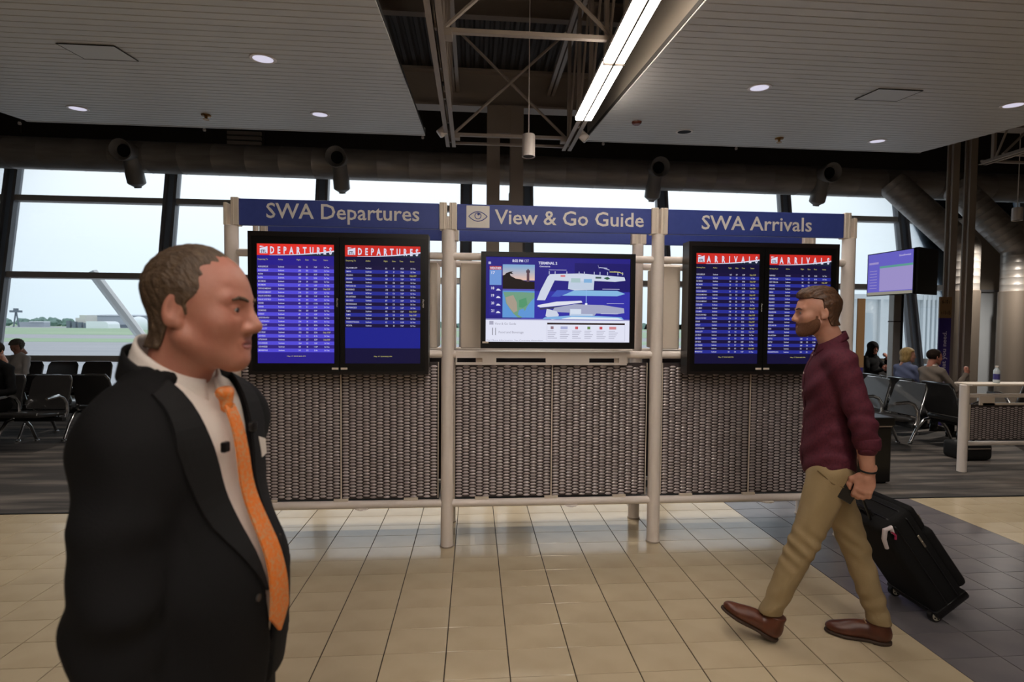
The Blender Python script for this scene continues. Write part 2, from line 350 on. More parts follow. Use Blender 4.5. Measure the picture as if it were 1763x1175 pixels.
for a, b, where in ((-0.31, 1.19, 'between the two slatted ceilings'), (7.05, 8.5, 'above the two bent ducts')):
    truss(a, 'beige open web steel joist %s, on the side with no lamp' % where if a < 0 else 'beige open web steel joist on the ceiling side %s' % where)
    truss(b, 'beige open web steel joist carrying the lit fluorescent lamps' if a < 0 else 'beige open web steel joist on the wall side %s' % where)
    for y, nm in ((4.2, 'first'), (6.45, 'last')):
        t = thing('cross_brace', 'beige steel cross brace joining two roof joists%s' % ((' in front of the pendant lamp' if nm == 'first' else ' just behind the pendant lamp') if a < 0 else (' above the bent ducts, single strut' if nm == 'first' else ' above the bent ducts, double strut')), 'brace', (a, y, 3.95), group='cross braces' if a < 0 else 'cross braces over ducts')
        MB().box(a + .03, b - .03, y - .02, y + .02, 3.955, 3.99).build('strut', m_steel, t)
        if nm == 'last': MB().box(a + .03, b - .03, y + .28, y + .31, 3.955, 3.985).build('strut', m_steel, t)
        MB().tube([(a + .04, y, 3.98), (b - .04, y, 5.3)], .018, 6).build('diagonal', m_steel, t)
        MB().tube([(b - .04, y + .03, 3.98), (a + .04, y + .03, 5.3)], .018, 6).build('diagonal', m_steel, t)
        for q in (a + .07, b - .07): MB().box(q - .05, q + .05, y - .05, y + .05, 3.915, 3.955).build('gusset', m_steel, t)

m_tube = mat('lit_diffuser', (255, 250, 240), emit=(255, 245, 234), es=LAMP, rough=0.4)
for k, x in [(k, 1.165) for k in range(9)] + [(k, -0.31) for k in range(4, 9)]:   # lamp run under one joist; unseen run under the other, added as fill
    y1 = 5.545 - 1.22 * k; y0 = y1 - 1.215
    t = thing('fluorescent_light', 'lit twin fluorescent fitting at the window end of the lamp run' if k == 0 else ('lit twin fluorescent fitting further along the lamp run' if x > 0 else 'added unseen twin fluorescent fitting brightening the stand from behind the viewer'), 'ceiling light', (x, (y0 + y1) / 2, 3.84), group='fluorescent lamp run' if x > 0 else 'added unseen lamp run')
    MB().box(x - .09, x + .09, y0, y1, 3.868, 3.9).build('housing', m_white, t)
    for s in (-1, 1):
        MB().rbox(x + s * .047 - .042, x + s * .047 + .042, y0 + .006, y1 - .006, 3.835, 3.868, .012, 2).build('diffuser', m_tube, t)
    MB().box(x - .007, x + .007, y0, y1, 3.829, 3.868).build('divider', m_bulk, t); MB().box(x - .092, x + .092, y0 - .004, y0 + .008, 3.828, 3.87).build('end_cap', m_bulk, t)

for (x, y) in ((-0.34, 6.3), (1.27, 6.3)):
    t = thing('emergency_light', 'white emergency floodlight head clipped to the %s' % ('joist without lamps' if x < 0 else 'end of the lamp joist'), 'floodlight', (x, y, 3.95))
    s = -1 if x < 0 else 1
    Mx = Matrix.Translation((x + s * .05, y - .05, 3.93)) @ Matrix.Rotation(s * 0.7, 4, 'Y') @ Matrix.Rotation(0.35, 4, 'X')
    MB().rbox(-.06, .06, -.05, .05, -.05, .05, .015, 2, M=Mx).build('lamp_head', m_white, t)
    MB().tube([(x, y, 3.965), (x + s * .03, y - .02, 3.95)], .012, 8).build('bracket', m_steel, t)
    MB().lathe([(.045, 0), (.045, .006)], 16, M=Mx @ Matrix.Translation((0, 0, -.055))).build('lens', mat('lens_clear', (190, 190, 185), rough=.1), t)

def pendant(x, y, z0, z1, r, label):
    t = thing('pendant_light', label, 'pendant lamp', (x, y, z0))
    MB().lathe([(r * .86, z0 + .012), (r, z0), (r, z1 - .02), (r * .93, z1)], 24, (x, y, 0)).build('shade', m_white, t, smooth=True)
    MB().lathe([(r * .8, z0 + .006), (r * .8, z0 + .012)], 20, (x, y, 0)).build('reflector', m_gap, t)
    MB().tube([(x, y, z1 - .01), (x, y, 6.4)], .007, 6).build('rod', m_white, t)
pendant(0.62, 6.0, 3.58, 3.835, .076, 'white cylinder pendant lamp hanging between the roof joists')
pendant(0.70, 9.8, 3.86, 4.12, .062, 'white cylinder pendant lamp hanging behind the paired central columns')
pendant(9.65, 8.5, 3.55, 3.78, .076, 'white cylinder pendant lamp hanging by the bent ducts')

def downlight(x, y, on, label):
    t = thing('downlight', label, 'downlight', (x, y, cz(y)), group='recessed downlights'); M_ = Matrix.Translation((x, y, cz(y))) @ Matrix.Rotation(SL, 4, 'X')
    MB().lathe([(.085, -.004), (.105, -.006), (.11, -.002), (.11, .0)], 28, M=M_).build('trim_ring', m_white, t, smooth=True)
    MB().lathe([(.083, -.0055), (.083, -.0035)], 28, M=M_).build('lens', mat('downlight_lens', (230, 230, 235), emit=(226, 222, 245), es=.55) if on else m_hole, t)
for x, y in ((-1.84, 4.66), (-4.62, 6.4), (-1.83, 6.27)): downlight(x, y, True, 'round lit downlight in the slatted ceiling above the departures board')
for x, y in ((2.73, 4.82), (5.57, 4.99), (5.35, 6.53)): downlight(x, y, True, 'round lit downlight in the slatted ceiling above the arrivals board')
downlight(2.66, 6.43, False, 'round unlit downlight with a dark lens in the slatted ceiling')
for x, y, lb in ((-3.22, 6.47, 'above the departures board'), (4.01, 6.57, 'above the arrivals board')):
    t = thing('sprinkler', 'small brass sprinkler head in the slatted ceiling ' + lb, 'sprinkler', (x, y, cz(y)))
    mbr = mat('brass', (150, 108, 52), rough=.35, metal=.7)
    MB().lathe([(.055, -.002), (.05, -.018), (.02, -.024)], 16, (x, y, cz(y))).build('escutcheon', mbr, t)
    MB().lathe([(.018, -.024), (.012, -.05), (.035, -.052), (.035, -.056)], 14, (x, y, cz(y))).build('deflector', mbr, t)
t = thing('smoke_detector', 'small reddish round detector in the slatted ceiling edge', 'detector', (1.93, 6.09, cz(6.09)))
MB().lathe([(.06, 0), (.055, -.02), (.04, -.032)], 18, (1.93, 6.09, cz(6.09))).build('housing', mat('red_cap', (120, 60, 42), rough=.4), t)
for x, y, lb in ((-3.2, 4.68, 'departures'), (4.08, 4.86, 'arrivals')):
    M_ = Matrix.Translation((x, y, cz(y) - .002)) @ Matrix.Rotation(SL, 4, 'X')
    t = thing('access_panel', 'flush square access panel in the slatted ceiling above the %s board' % lb, 'access panel', (x, y, cz(y)))
    MB().box(-.22, .22, -.15, .15, -.004, .0, M=M_).build('door', m_slat, t)
    q = MB()
    for a in ((-.228, .228, -.158, -.15), (-.228, .228, .15, .158), (-.228, -.22, -.15, .15), (.22, .228, -.15, .15)): q.box(*a, -.005, 0, M=M_)
    q.build('gap_edge', m_gap, t)

# --- columns
def spot(parent, loc, watts, ang=110, blend=.7, size=.06):
    d = bpy.data.lights.new('lamp', 'SPOT'); d.energy = watts; d.spot_size = math.radians(ang); d.spot_blend = blend; d.shadow_soft_size = size; d.color = (1.0, .93, .84)
    o = bpy.data.objects.new('lamp', d); COL.objects.link(o); o.parent = parent; o.location = Vector(loc) - wloc(parent)
for o in list(bpy.data.objects):
    if o.name.startswith('pendant_light'): spot(o, wloc(o) + Vector((0, 0, -.01)), 480 if o.location.x > 5 else 160, 140)
    if o.name.startswith('downlight') and 'unlit' not in o['label']: spot(o, wloc(o) + Vector((0, 0, -.02)), 110)
def column(x, label):
    t = thing('steel_column', label, 'column', (x, 8.22, 0))
    w = .10 if x < 2 else .06; d = .12 if x < 2 else .06
    MB().box(x - w, x + w, 8.22 - d, 8.245 - d, 0.004, 5.02).build('flange', m_steel, t); MB().box(x - w, x + w, 8.195 + d, 8.22 + d, 0.004, 5.02).build('flange', m_steel, t)
    MB().box(x - .012, x + .012, 8.245 - d, 8.195 + d, 0.004, 5.02).build('web', m_steel, t); MB().box(x - w - .04, x + w + .04, 8.18 - d, 8.26 + d, 0.004, .03).build('base_plate', m_steel, t)
for x, l in ((.286, 'grey steel column behind the centre screen, departures side'), (.656, 'grey steel column behind the centre screen, arrivals side'), (8.12, 'grey steel column carrying the purple gate banner'), (8.44, 'grey steel column beside the first bent duct')): column(x, l)
MB_ = MB().box(.386, .556, 8.12, 8.14, 3.42, 3.58); tag(MB_.build('tie_plate', m_steel), 'small steel plate tying the two central columns', 'plate')
tag(MB().box(.386, .556, 8.12, 8.14, 4.62, 5.02).build('tie_plate', m_steel), 'tall steel plate at the head of the central columns', 'plate')

# --- ducts
def rings(p0, p1, r, step=.2, rb=.008):
    p0, p1 = Vector(p0), Vector(p1); L = (p1 - p0).length; n = max(2, int(L / step)); P = []; R = []
    for i in range(n + 1):
        for d, rr in ((-.01, r), (0, r + rb * .5), (.01, r)):
            s = i / n * L + d
            if 0 <= s <= L: P.append(p0 + (p1 - p0) * (s / L)); R.append(rr)
    return P, R
ZD = 4.74
DUCT = thing('air_duct', 'long galvanised round duct above the windows with bent branches and nozzles', 'duct', (-9.75, 10.25, ZD))
def duct_run(segs, r, step, name='duct_section'):
    for a, b in zip(segs[:-1], segs[1:]):
        P, R = rings(a, b, r, step); mb = MB(); mb.tube(P, R, 28); mb.build(name, m_duct, DUCT, smooth=True)
    for q in segs[1:-1]:
        mb = MB(); bm = bmesh.new(); bmesh.ops.create_uvsphere(bm, u_segments=28, v_segments=16, radius=r * .999); bm.verts.index_update()
        mb.add([p.co + Vector(q) for p in bm.verts], [[w.index for w in f.verts] for f in bm.faces]); bm.free(); mb.build('elbow', m_duct, DUCT, smooth='all')
duct_run([(-9.75, 10.25, ZD), (13.3, 10.25, ZD - .12)], .29, .6)
duct_run([(8.55, 10.05, ZD - .12), (9.66, 9.5, 3.22), (9.66, 9.5, 2.35), (9.66, 9.5, 0.004)], .265, .13, 'branch_duct')
duct_run([(9.95, 10.05, ZD - .14), (10.85, 9.5, 3.22), (10.85, 9.5, 2.35), (10.85, 9.5, 0.004)], .265, .13, 'branch_duct')
duct_run([(-9.7, 10.25, ZD), (-11.3, 9.4, 3.2), (-11.3, 9.4, 0.004)], .29, .16, 'branch_duct')
for x in (9.66, 10.85):
    MB().lathe([(.285, .004), (.285, 2.36), (.27, 2.37)], 28, (x, 9.5, 0)).build('cladding', mat('cladding', (140, 128, 116), rough=.4, metal=.6), DUCT, smooth=True)
def nozzle(x):
    mn = mat('nozzle_grey', (150, 146, 142), rough=.45, metal=.3)
    tail = Vector((x, 10.16, 4.14)); ring = Vector((x, 9.98, 4.62)); ax = (ring - tail).normalized(); L = (ring - tail).length
    M_ = Matrix.Translation(tail) @ ax.to_track_quat('Z', 'Y').to_matrix().to_4x4()
    t = MB().lathe([(.0, -.02), (.06, -.02), (.06, .0), (.075, .01), (.135, .05), (.15, .07), (.15, L * .5), (.135, L * .6), (.135, L)], 24, M=M_).build('nozzle', mn, DUCT, smooth=True)
    c = Vector((x, 9.98, 4.62)); e_ = Vector((x, 9.70, 4.70)); ax = (e_ - c).normalized(); L = (e_ - c).length; M_ = Matrix.Translation(c) @ Vector((0, -1, -.12)).normalized().to_track_quat('Z', 'Y').to_matrix().to_4x4()
    M_ = Matrix.Translation((x, 9.98, 4.72)) @ Vector((0, -1, -.16)).normalized().to_track_quat('Z', 'Y').to_matrix().to_4x4()
    MB().lathe([(.10, -.16), (.145, -.08), (.15, .0), (.185, L * .9), (.195, L), (.185, L + .012), (.172, L), (.115, L - .09), (.11, L - .10)], 28, M=M_).build('bell', mn, t, smooth=True)
    MB().lathe([(.112, L - .105), (.112, L - .092)], 24, M=M_).build('opening', m_hole, t)
for x in (-6.3, -2.55, 3.55, 7.03): nozzle(x)
t = thing('wall_louvre', 'beige slatted louvre high on the dark bulkhead', 'louvre', (-4.9, 11.5, 5.5))
MB().box(-5.35, -4.55, 11.56, 11.62, 5.3, 5.75).build('frame', m_bulk, t)
for k in range(4): MB().box(-5.3, -4.6, 11.5, 11.57, 5.33 + k * .105, 5.40 + k * .105).build('slat', m_steel, t)
for x in (-8.2, -5.0, -1.0, 2.5, 5.2):            # hanger rods of the long duct
    q = thing('duct_hanger', 'thin steel rod with a pale eye hanging the long duct', 'hanger', (x, 10.0, 5.0), group='duct hangers')
    MB().tube([(x, 10.0, 5.02), (x, 10.0, 6.4)], .008, 6).build('rod', m_bulk, q); MB().lathe([(.02, 5.15), (.03, 5.17), (.02, 5.2)], 10, (x, 9.98, 0)).build('eye', m_white, q)

# ================================================================== INFORMATION STAND
KX = [-1.69, -0.19, 1.355, 2.845]; KF, KB = 3.72, 4.19; PR = 0.046
stand = thing('display_stand', 'off-white tubular steel stand with woven metal panels carrying the flight displays', 'display stand', (0.58, KF, 0))
m_weave_b = mat('weave_base', (62, 53, 54), rough=0.6, metal=0.1)
m_weave = mat('weave_strand', (198, 188, 189), rough=0.36, metal=0.35, noise=(14.0, 0.5, (178, 166, 166)))
for yy in (KF, KB):
    for x in KX:
        MB().lathe([(PR, .004), (PR, 2.296), (PR - .006, 2.302)], 22, (x, yy, 0)).build('post', m_white, stand, smooth=True)
        b = MB().lathe([(PR + .006, .001), (PR + .006, .01)], 22, (x, yy, 0)).build('foot', m_steel, stand)
        for s in (-1, 1):
            if (x == KX[0] and s < 0) or (x == KX[-1] and s > 0):
                MB().rbox(x + s * .03 - .012, x + s * .03 + .012, yy - .03, yy + .03, 2.30, 2.455, .003, 1).build('sign_clamp', m_cream, stand); continue
            MB().rbox(x + s * .035 - .026, x + s * .035 + .026, yy - .036, yy + .036, 2.30, 2.492, .004, 1).build('sign_clamp', m_cream, stand)
            MB().rbox(x + s * .028 - .004, x + s * .028 + .004, yy - .040, yy - .034, 2.30, 2.49, .002, 1).build('clamp_rib', m_cream, stand)
    for a, b in zip(KX[:-1], KX[1:]):
        for z, r in ((2.115, .027), (1.41, .028), (0.318, .028)):
            MB().tube([(a + PR - .008, yy, z), (b - PR + .008, yy, z)], r, 14).build('rail', m_white, stand, smooth=True)
def weave(x0, x1, z0, z1, y, parent, s=1):
    """woven strands: raised lens-shaped bulges in staggered columns, joined as one part"""
    mb = MB(); pw, ph = .0475, .0229; n = int((x1 - x0) / pw); pw = (x1 - x0) / n; m = int((z1 - z0) / ph)
    for i in range(n):
        for j in range(m):
            cx = x0 + (i + .5) * pw; czz = z0 + (j + (.75 if i % 2 else .25)) * ph
            if czz + ph / 2 > z1: continue
            a, b = pw * .54, ph * .36
            v = [(cx - a, y, czz), (cx - a * .45, y, czz - b), (cx + a * .45, y, czz - b), (cx + a, y, czz), (cx + a * .45, y, czz + b), (cx - a * .45, y, czz + b), (cx - a * .4, y - s * .0085, czz), (cx + a * .4, y - s * .0085, czz)]
            mb.add(v, [(0, 1, 6), (1, 2, 7, 6), (2, 3, 7), (3, 4, 7), (4, 5, 6, 7), (5, 0, 6)])
    o = mb.build('woven_strands', m_weave, parent); me = o.data; me.polygons.foreach_set('use_smooth', [True] * len(me.polygons)); tag(o, kind='stuff')
ZP0, ZP1 = 0.358, 1.35
for bi, (a, b) in enumerate(zip(KX[:-1], KX[1:])):
    x0, x1 = a + PR + .008, b - PR - .022; mid = x0 + (x1 - x0) * .5
    for q0, q1 in ((x0, mid - .003), (mid + .003, x1)):
        p = MB().box(q0, q1, KF + .004, KF + .016, ZP0, ZP1).build('woven_panel', m_weave_b, stand)
        weave(q0 + .006, q1 - .006, ZP0 + .005, ZP1 - .005, KF + .0035, p)
    MB().box(mid - .004, mid + .004, KF - .004, KF + .01, ZP0, ZP1).build('panel_joint', m_cream, stand)
    MB().box(x0 - .004, x0 + .001, KF - .002, KF + .018, ZP0, ZP1).build('panel_edge', m_cream, stand); MB().box(x1 - .001, x1 + .004, KF - .002, KF + .018, ZP0, ZP1).build('panel_edge', m_cream, stand)
    MB().box(x0, x1, KB - .01, KB + .006, ZP0, ZP1).build('back_panel', m_weave_b, stand)
    MB().box(x0, x1, KF + .02, KB - .02, ZP0 - .05, ZP0 - .03).build('bottom_tray', m_blackm, stand)
    MB().lathe([(.05, .285), (.06, .29), (.05, .298)], 14, ((x0 + x1) / 2 + .15, KF + .01, 0)).build('foot_pad', m_white, stand)
    for k in range(3):                            # little brackets under and over the panels
        xx = x0 + (x1 - x0) * (.14 + .36 * k)
        MB().box(xx - .05, xx + .05, KF - .012, KF + .004, .342, .362).build('bracket', m_cream, stand); MB().box(xx - .05, xx + .05, KF - .012, KF + .004, 1.346, 1.392).build('bracket', m_cream, stand)
# slotted apron plate below the centre screen
q = MB(); xa, xb = -0.13, 1.12; ya, yb = KF - .045, KF - .033
q.box(xa, xb, ya, yb, 1.385, 1.43); q.box(xa, xb, ya, yb, 1.335, 1.352)
for c0, c1 in ((-.13, -.125), (.06, .16), (.52, .84), (1.06, 1.12)): q.box(c0, c1, ya, yb, 1.352, 1.385)
q.build('apron_plate', m_white, stand)
# screen housings between the two faces of the stand
for x0, x1, z0, z1 in ((-.10, .06, 1.45, 2.08), (1.13, 1.20, 1.45, 2.08), (-.36, -.27, 1.45, 2.08), (1.42, 1.56, 1.45, 2.08)):
    MB().rbox(x0, x1, KF + .07, KB - .06, z0, z1, .006, 1).build('screen_housing', m_cream, stand)
for x0, x1 in ((1.215, 1.275), (1.46, 1.55)): MB().box(x0, x1, KB + .02, KB + .05, 1.45, 2.06).build('back_cover', m_mullb, stand)

# header signs
m_sign = mat('sign_blue', (64, 80, 158), rough=0.45, noise=(30.0, 0.3, (60, 76, 152)))
m_letter = mat('sign_letter', (236, 230, 224), rough=0.5)
def header(a, b, label, key, tx0, tx1, zb, cap, eye=False):
    x0, x1 = a + .064, b - .064
    if a == KX[0]: x0 = a + .062
    t = thing('header_sign', label, 'sign', ((a + b) / 2, KF, 2.3))
    MB().rbox(x0, x1, KF - .028, KF + .004, 2.302, 2.484, .003, 1).build('sign_board', m_sign, t)
    q = MB(); put_text(q, key, lambda u, v: (u, KF - .0302, v), tx0, zb, cap, tx1 - tx0); q.build('lettering', m_letter, t)
    if eye:
        MB().box(-.06, .105, KF - .0305, KF - .028, 2.318, 2.474).build('eye_plaque', m_letter, t)
        q = MB(); cx, cze = .0225, 2.398; W_, H_ = .066, .034
        up = [(cx + W_ * s, cze + H_ * (1 - s * s)) for s in np.linspace(-1, 1, 15)]; dn = [(cx + W_ * s, cze - H_ * (1 - s * s)) for s in np.linspace(-1, 1, 15)]
        for arc in (up, dn):
            for (u0, v0), (u1, v1) in zip(arc[:-1], arc[1:]): q.tube([(u0, KF - .0315, v0), (u1, KF - .0315, v1)], .0028, 6)
        ci = [(cx + .022 * math.cos(k * PI / 9), cze + .004 + .022 * math.sin(k * PI / 9)) for k in range(19)]
        for (u0, v0), (u1, v1) in zip(ci[:-1], ci[1:]): q.tube([(u0, KF - .0315, v0), (u1, KF - .0315, v1)], .0026, 6)
        q.lathe([(.009, 0), (.009, .002)], 14, M=Matrix.Translation((cx + .004, KF - .033, cze + .016)) @ Matrix.Rotation(-PI / 2, 4, 'X')); q.build('eye_symbol', m_sign, t)
    return t
header(KX[0], KX[1], 'blue header sign with white lettering above the departures board', 'sign1', -1.443, -.392, 2.355, .108)
header(KX[1], KX[2], 'blue header sign with an eye symbol above the centre screen', 'sign2', .142, 1.235, 2.350, .106, True)
header(KX[2], KX[3], 'blue header sign with white lettering above the arrivals board', 'sign3', 1.672, 2.525, 2.345, .106)
for i, (a, b) in enumerate(zip(KX[:-1], KX[1:])):
    t = thing('header_sign', 'blank back of the blue header sign behind the %s one' % ('departures', 'guide', 'arrivals')[i], 'sign', ((a + b) / 2, KB, 2.3))
    MB().rbox(a + .064, b - .064, KB - .004, KB + .028, 2.302, 2.484, .003, 1).build('sign_board', m_sign, t)

# ------------------------------------------------------------------ flight boards
WHITE = emat((216, 216, 236), 1.0); YEL = emat((214, 206, 120), .9)
def board(name, label, X0, X1, Z0, Z1, yf, word, sets, dim):
    """black enclosure with two portrait monitors; every printed row is laid on the lit screen"""
    t = thing(name, label, 'flight display', ((X0 + X1) / 2, KF, Z0)); fr = .022
    q = MB(); q.box(X0, X1, yf + .03, yf + .112, Z0, Z1); q.box(X0, X0 + fr, yf, yf + .03, Z0, Z1); q.box(X1 - fr, X1, yf, yf + .03, Z0, Z1); q.box(X0 + fr, X1 - fr, yf, yf + .03, Z1 - fr - .01, Z1); q.box(X0 + fr, X1 - fr, yf, yf + .03, Z0, Z0 + fr)
    q.build('enclosure', mat('enclosure_brown', (30, 24, 22), rough=.35), t)
    mid = (X0 + X1) / 2
    for k, (a, b) in enumerate(((X0 + fr, mid - .002), (mid + .002, X1 - fr))):
        mon = MB(); bz = .034; s0, s1 = a + bz, b - bz; v0, v1 = Z0 + fr + .055, Z1 - fr - .06
        mon.box(a, b, yf + .012, yf + .03, Z0 + fr, Z1 - fr - .01)
        for r_ in ((a, s0, Z0 + fr, Z1 - fr - .01), (s1, b, Z0 + fr, Z1 - fr - .01), (s0, s1, Z0 + fr, v0), (s0, s1, v1, Z1 - fr - .01)): mon.box(r_[0], r_[1], yf + .002, yf + .012, r_[2], r_[3])
        mo = mon.build('monitor', m_black, t)
        w, h = s1 - s0, v1 - v0; key, n, bright = sets[k]
        P = lambda u, v, L=0: (s0 + u * w, yf + .0116 - L * .0003, v0 + v * h)
        hi, lo_, bgc, red = [emat(c, bright) for c in ((84, 76, 214), (52, 38, 128), (44, 34, 138), (226, 52, 44))]
        if k == dim or dim == 2: hi, lo_, bgc = emat((46, 52, 160), bright), emat((32, 24, 66), bright), emat((26, 22, 62), bright)
        empt = emat((36, 40, 150), bright); dark = emat((34, 44, 66), bright)
        sc = MB(); ms = [bgc, hi, lo_, red, WHITE, dark, empt]
        def rect(u0, u1, a0, a1, mi, L): sc.poly([P(u0, a0, L), P(u1, a0, L), P(u1, a1, L), P(u0, a1, L)], mi)
        rect(0, 1, 0, 1, 0, 0); rect(0, 1, .905, 1, 3, 1)
        top = .825; st = .0305 if len(sets[0][0]) else .03
        for i in range(n):
            rect(0, 1, top - (i + 1) * st, top - i * st, 1 if i % 2 else 2, 1)
        if n < 20: rect(0, 1, .13, top - n * st, 6, 1)
        # curved white swoosh under the banner word
        us = np.linspace(.16, 1, 12); lo2 = [.905 + .036 * ((u - .16) / .84) ** 2.2 for u in us]; hi2 = [l + .003 + .011 * (u - .16) for l, u in zip(lo2, us)]
        sc.poly([P(u, l, 3) for u, l in zip(us, lo2)] + [P(u, l, 3) for u, l in zip(us[::-1], hi2[::-1])], 4)
        sc.poly([P(.16, .9045, 2), P(1, .9045, 2)] + [P(u, l, 2) for u, l in zip(us[::-1], lo2[::-1])], 5)
        sc.poly([P(.035, .920, 2), P(.135, .920, 2), P(.135, .980, 2), P(.035, .962, 2)], 4)
        sc.poly([P(.035, .970, 2), P(.09, .978, 2), P(.05, .982, 2), P(.035, .982, 2)], 4)
        sc.build('screen', ms, mo)
        tx = MB(); fn = lambda u, v: (s0 + u * w, yf + .0096, v0 + v * h)
        put_text(tx, word, fn, .17, .921, .058, .80); put_text(tx, 'STL', fn, .05, .925, .024, .07, 2)
        z_h = .865; cap = .0125; xs = .020 * .62 / .6
        for kk, (hx, hk) in enumerate(((.01, 'hd1' if word == 'DEPARTURES' else 'ha1'), (.27, 'h2'), (.51, 'h3'), (.62, 'h4'), (.72, 'h5'), (.86, 'h6'))): put_text(tx, hk, fn, hx, z_h, cap, None, 1, .024)
        # columns: the baked blocks have unit line pitch, scaled to the row height
        cx_ = (.012, .27, .53, .645, .755, .90, .90)
        for c in range(7):
            V, F = TXT[key + str(c)]
            if len(V) == 0: continue
            sx = .0185
            kl = np.round(-V[:, 1] + .25); yl = V[:, 1] + kl
            tx.add([fn(cx_[c] + p[0] * sx, top - st * (.5 + k_) - .006 + y_ * st * .60) for p, k_, y_ in zip(V, kl, yl)], F, 1 if c == 6 else 0)
        put_text(tx, 'date', fn, .38, .055, .010, .24, 1)
        tag(tx.build('screen_text', [WHITE, YEL, emat((70, 40, 60), .6)], mo), kind='stuff')
        MB().box(a + .006 if k else b - .05, a + .05 if k else b - .006, yf + .0005, yf + .002, Z0 + fr + .012, Z0 + fr + .026).build('maker_plate', m_cream, mo)
        cl = MB(); put_text(cl, 'clarity', lambda u, v: (b - .010 - v, yf + .0012, (Z0 + Z1) / 2 - .02 + u), 0, 0, .011, .06); cl.build('maker_mark', m_letter, mo)
    return t
LSC = 1.0
_v = TXT['D13'][0]
board('departures_board', 'black double flight board with red departures banners and blue rows', -1.515, -.315, 1.275, 2.240, 3.56, 'DEPARTURES', (('D1', 24, 1.0), ('D2', 17, .8)), 1)
board('arrivals_board', 'black double flight board with red arrivals banners and blue rows', 1.525, 2.655, 1.280, 2.232, 3.56, 'ARRIVALS', (('A1', 24, .8), ('A2', 24, .8)), 2)

# ------------------------------------------------------------------ centre screen with the terminal map
tv = thing('wall_screen', 'wide black screen showing a terminal map between the flight boards', 'screen', (.6, KF, 1.45))
X0, X1, Z0, Z1, yf = .046, 1.150, 1.458, 2.138, 3.60; bz = .035
q = MB(); q.rbox(X0, X1, yf + .014, yf + .09, Z0, Z1, .008, 2); q.box(X0, X0 + bz, yf, yf + .016, Z0, Z1); q.box(X1 - bz, X1, yf, yf + .016, Z0, Z1); q.box(X0 + bz, X1 - bz, yf, yf + .016, Z1 - bz, Z1); q.box(X0 + bz, X1 - bz, yf, yf + .016, Z0, Z0 + bz + .012)
q.build('bezel', m_black, tv)
MB().box(.35, .85, yf + .09, KF - .03, 1.65, 1.95).build('wall_mount', m_blackm, tv)
u0_, u1_, v0_, v1_ = X0 + bz, X1 - bz, Z0 + bz + .012, Z1 - bz
scr = MB(); SM = []; SI = {}
def sm_(rgb, s=1.0):
    if (rgb, s) not in SI: SI[(rgb, s)] = len(SM); SM.append(emat(rgb, s))
    return SI[(rgb, s)]
LAY = [0]
# picture coordinates of the screen: px 836..1082 wide, 448..587 high as in the zoomed views (0..246, 0..139, y down)
def pl(pts, rgb, s=1.0):
    LAY[0] += 1
    scr.poly([(u0_ + x / 246 * (u1_ - u0_), yf + .0135 - LAY[0] * .00003, v1_ - y / 139 * (v1_ - v0_)) for x, y in pts], sm_(rgb, s))
def rc_(x0, x1, y0, y1, rgb, s=1.0): pl([(x0, y0), (x1, y0), (x1, y1), (x0, y1)], rgb, s)
rc_(0, 246, 0, 139, (40, 34, 128)); rc_(150, 246, 8, 60, (32, 26, 104)); rc_(60, 246, 55, 103, (52, 50, 165))
rc_(0, 246, 102, 139, (226, 228, 245)); rc_(0, 246, 101, 103, (150, 150, 200))
for k in range(8): rc_(28, 82, 12 + k * 3.2, 15.3 + k * 3.2, tuple(int(a + (b - a) * k / 7) for a, b in zip((128, 168, 210), (226, 190, 176))))
pl([(28, 52), (28, 30), (35, 28), (42, 31), (50, 35), (58, 36), (66, 39), (82, 40), (82, 52)], (30, 22, 20))
pl([(30, 31), (34, 26), (40, 24), (46, 23), (43, 25), (46, 28), (40, 27), (42, 33)], (26, 18, 18)); rc_(68.5, 73, 24, 40, (96, 70, 80)); rc_(67.5, 74, 21, 25, (80, 62, 76)); rc_(69.5, 72, 19, 21, (80, 62, 76))
rc_(28, 82, 52, 55, (86, 82, 170)); rc_(28, 82, 55, 99, (96, 150, 214))
pl([(29, 57), (60, 57), (82, 58), (82, 66), (76, 72), (70, 80), (66, 88), (63, 84), (56, 87), (54, 94), (62, 99), (54, 99), (46, 92), (40, 84), (34, 76), (32, 66)], (112, 158, 130))
pl([(33, 66), (46, 62), (52, 74), (53, 88), (47, 91), (40, 83), (35, 76)], (166, 154, 138)); pl([(56, 70), (68, 66), (70, 78), (62, 83), (56, 82)], (84, 150, 110))
for k in range(5): rc_(6, 26, [21, 48, 60, 72, 85][k], [46, 58, 70, 82, 95][k], (110, 150, 214) if k == 0 else (48, 42, 140))
rc_(6, 26, 15, 21, (176, 60, 70))
for k in range(4): pl([(17, 55 + 12.3 * k), (19, 52 + 12.3 * k), (22, 52 + 12.3 * k), (25, 55 + 12.3 * k)], (220, 222, 240))
# concourse drawing
PALE = (206, 214, 232)
pl([(104, 31), (108, 27), (160, 25), (236, 30), (238, 36), (220, 38), (184, 37), (183, 52), (150, 53), (140, 51), (141, 38), (116, 37), (100, 70), (86, 70), (92, 54)], PALE)
pl([(140, 38), (184, 37), (183, 52), (139, 51)], (192, 206, 226)); rc_(166, 180, 34, 40, (130, 176, 220)); rc_(144, 160, 33, 40, (170, 196, 200)); rc_(186, 196, 30, 33, (70, 90, 90)); pl([(200, 32), (207, 30), (212, 33), (206, 35)], (50, 90, 70)); rc_(126, 134, 28, 31, (210, 120, 130))
pl([(126, 53), (224, 53), (238, 58), (224, 62), (124, 62)], (134, 184, 226)); pl([(120, 53), (150, 53), (124, 64), (110, 64)], (70, 92, 190))
pl([(88, 78), (120, 72), (162, 70), (164, 73), (130, 78), (92, 82), (87, 80)], (224, 226, 240)); pl([(90, 83), (130, 79), (164, 74), (162, 78), (110, 84), (92, 86)], (60, 60, 90))
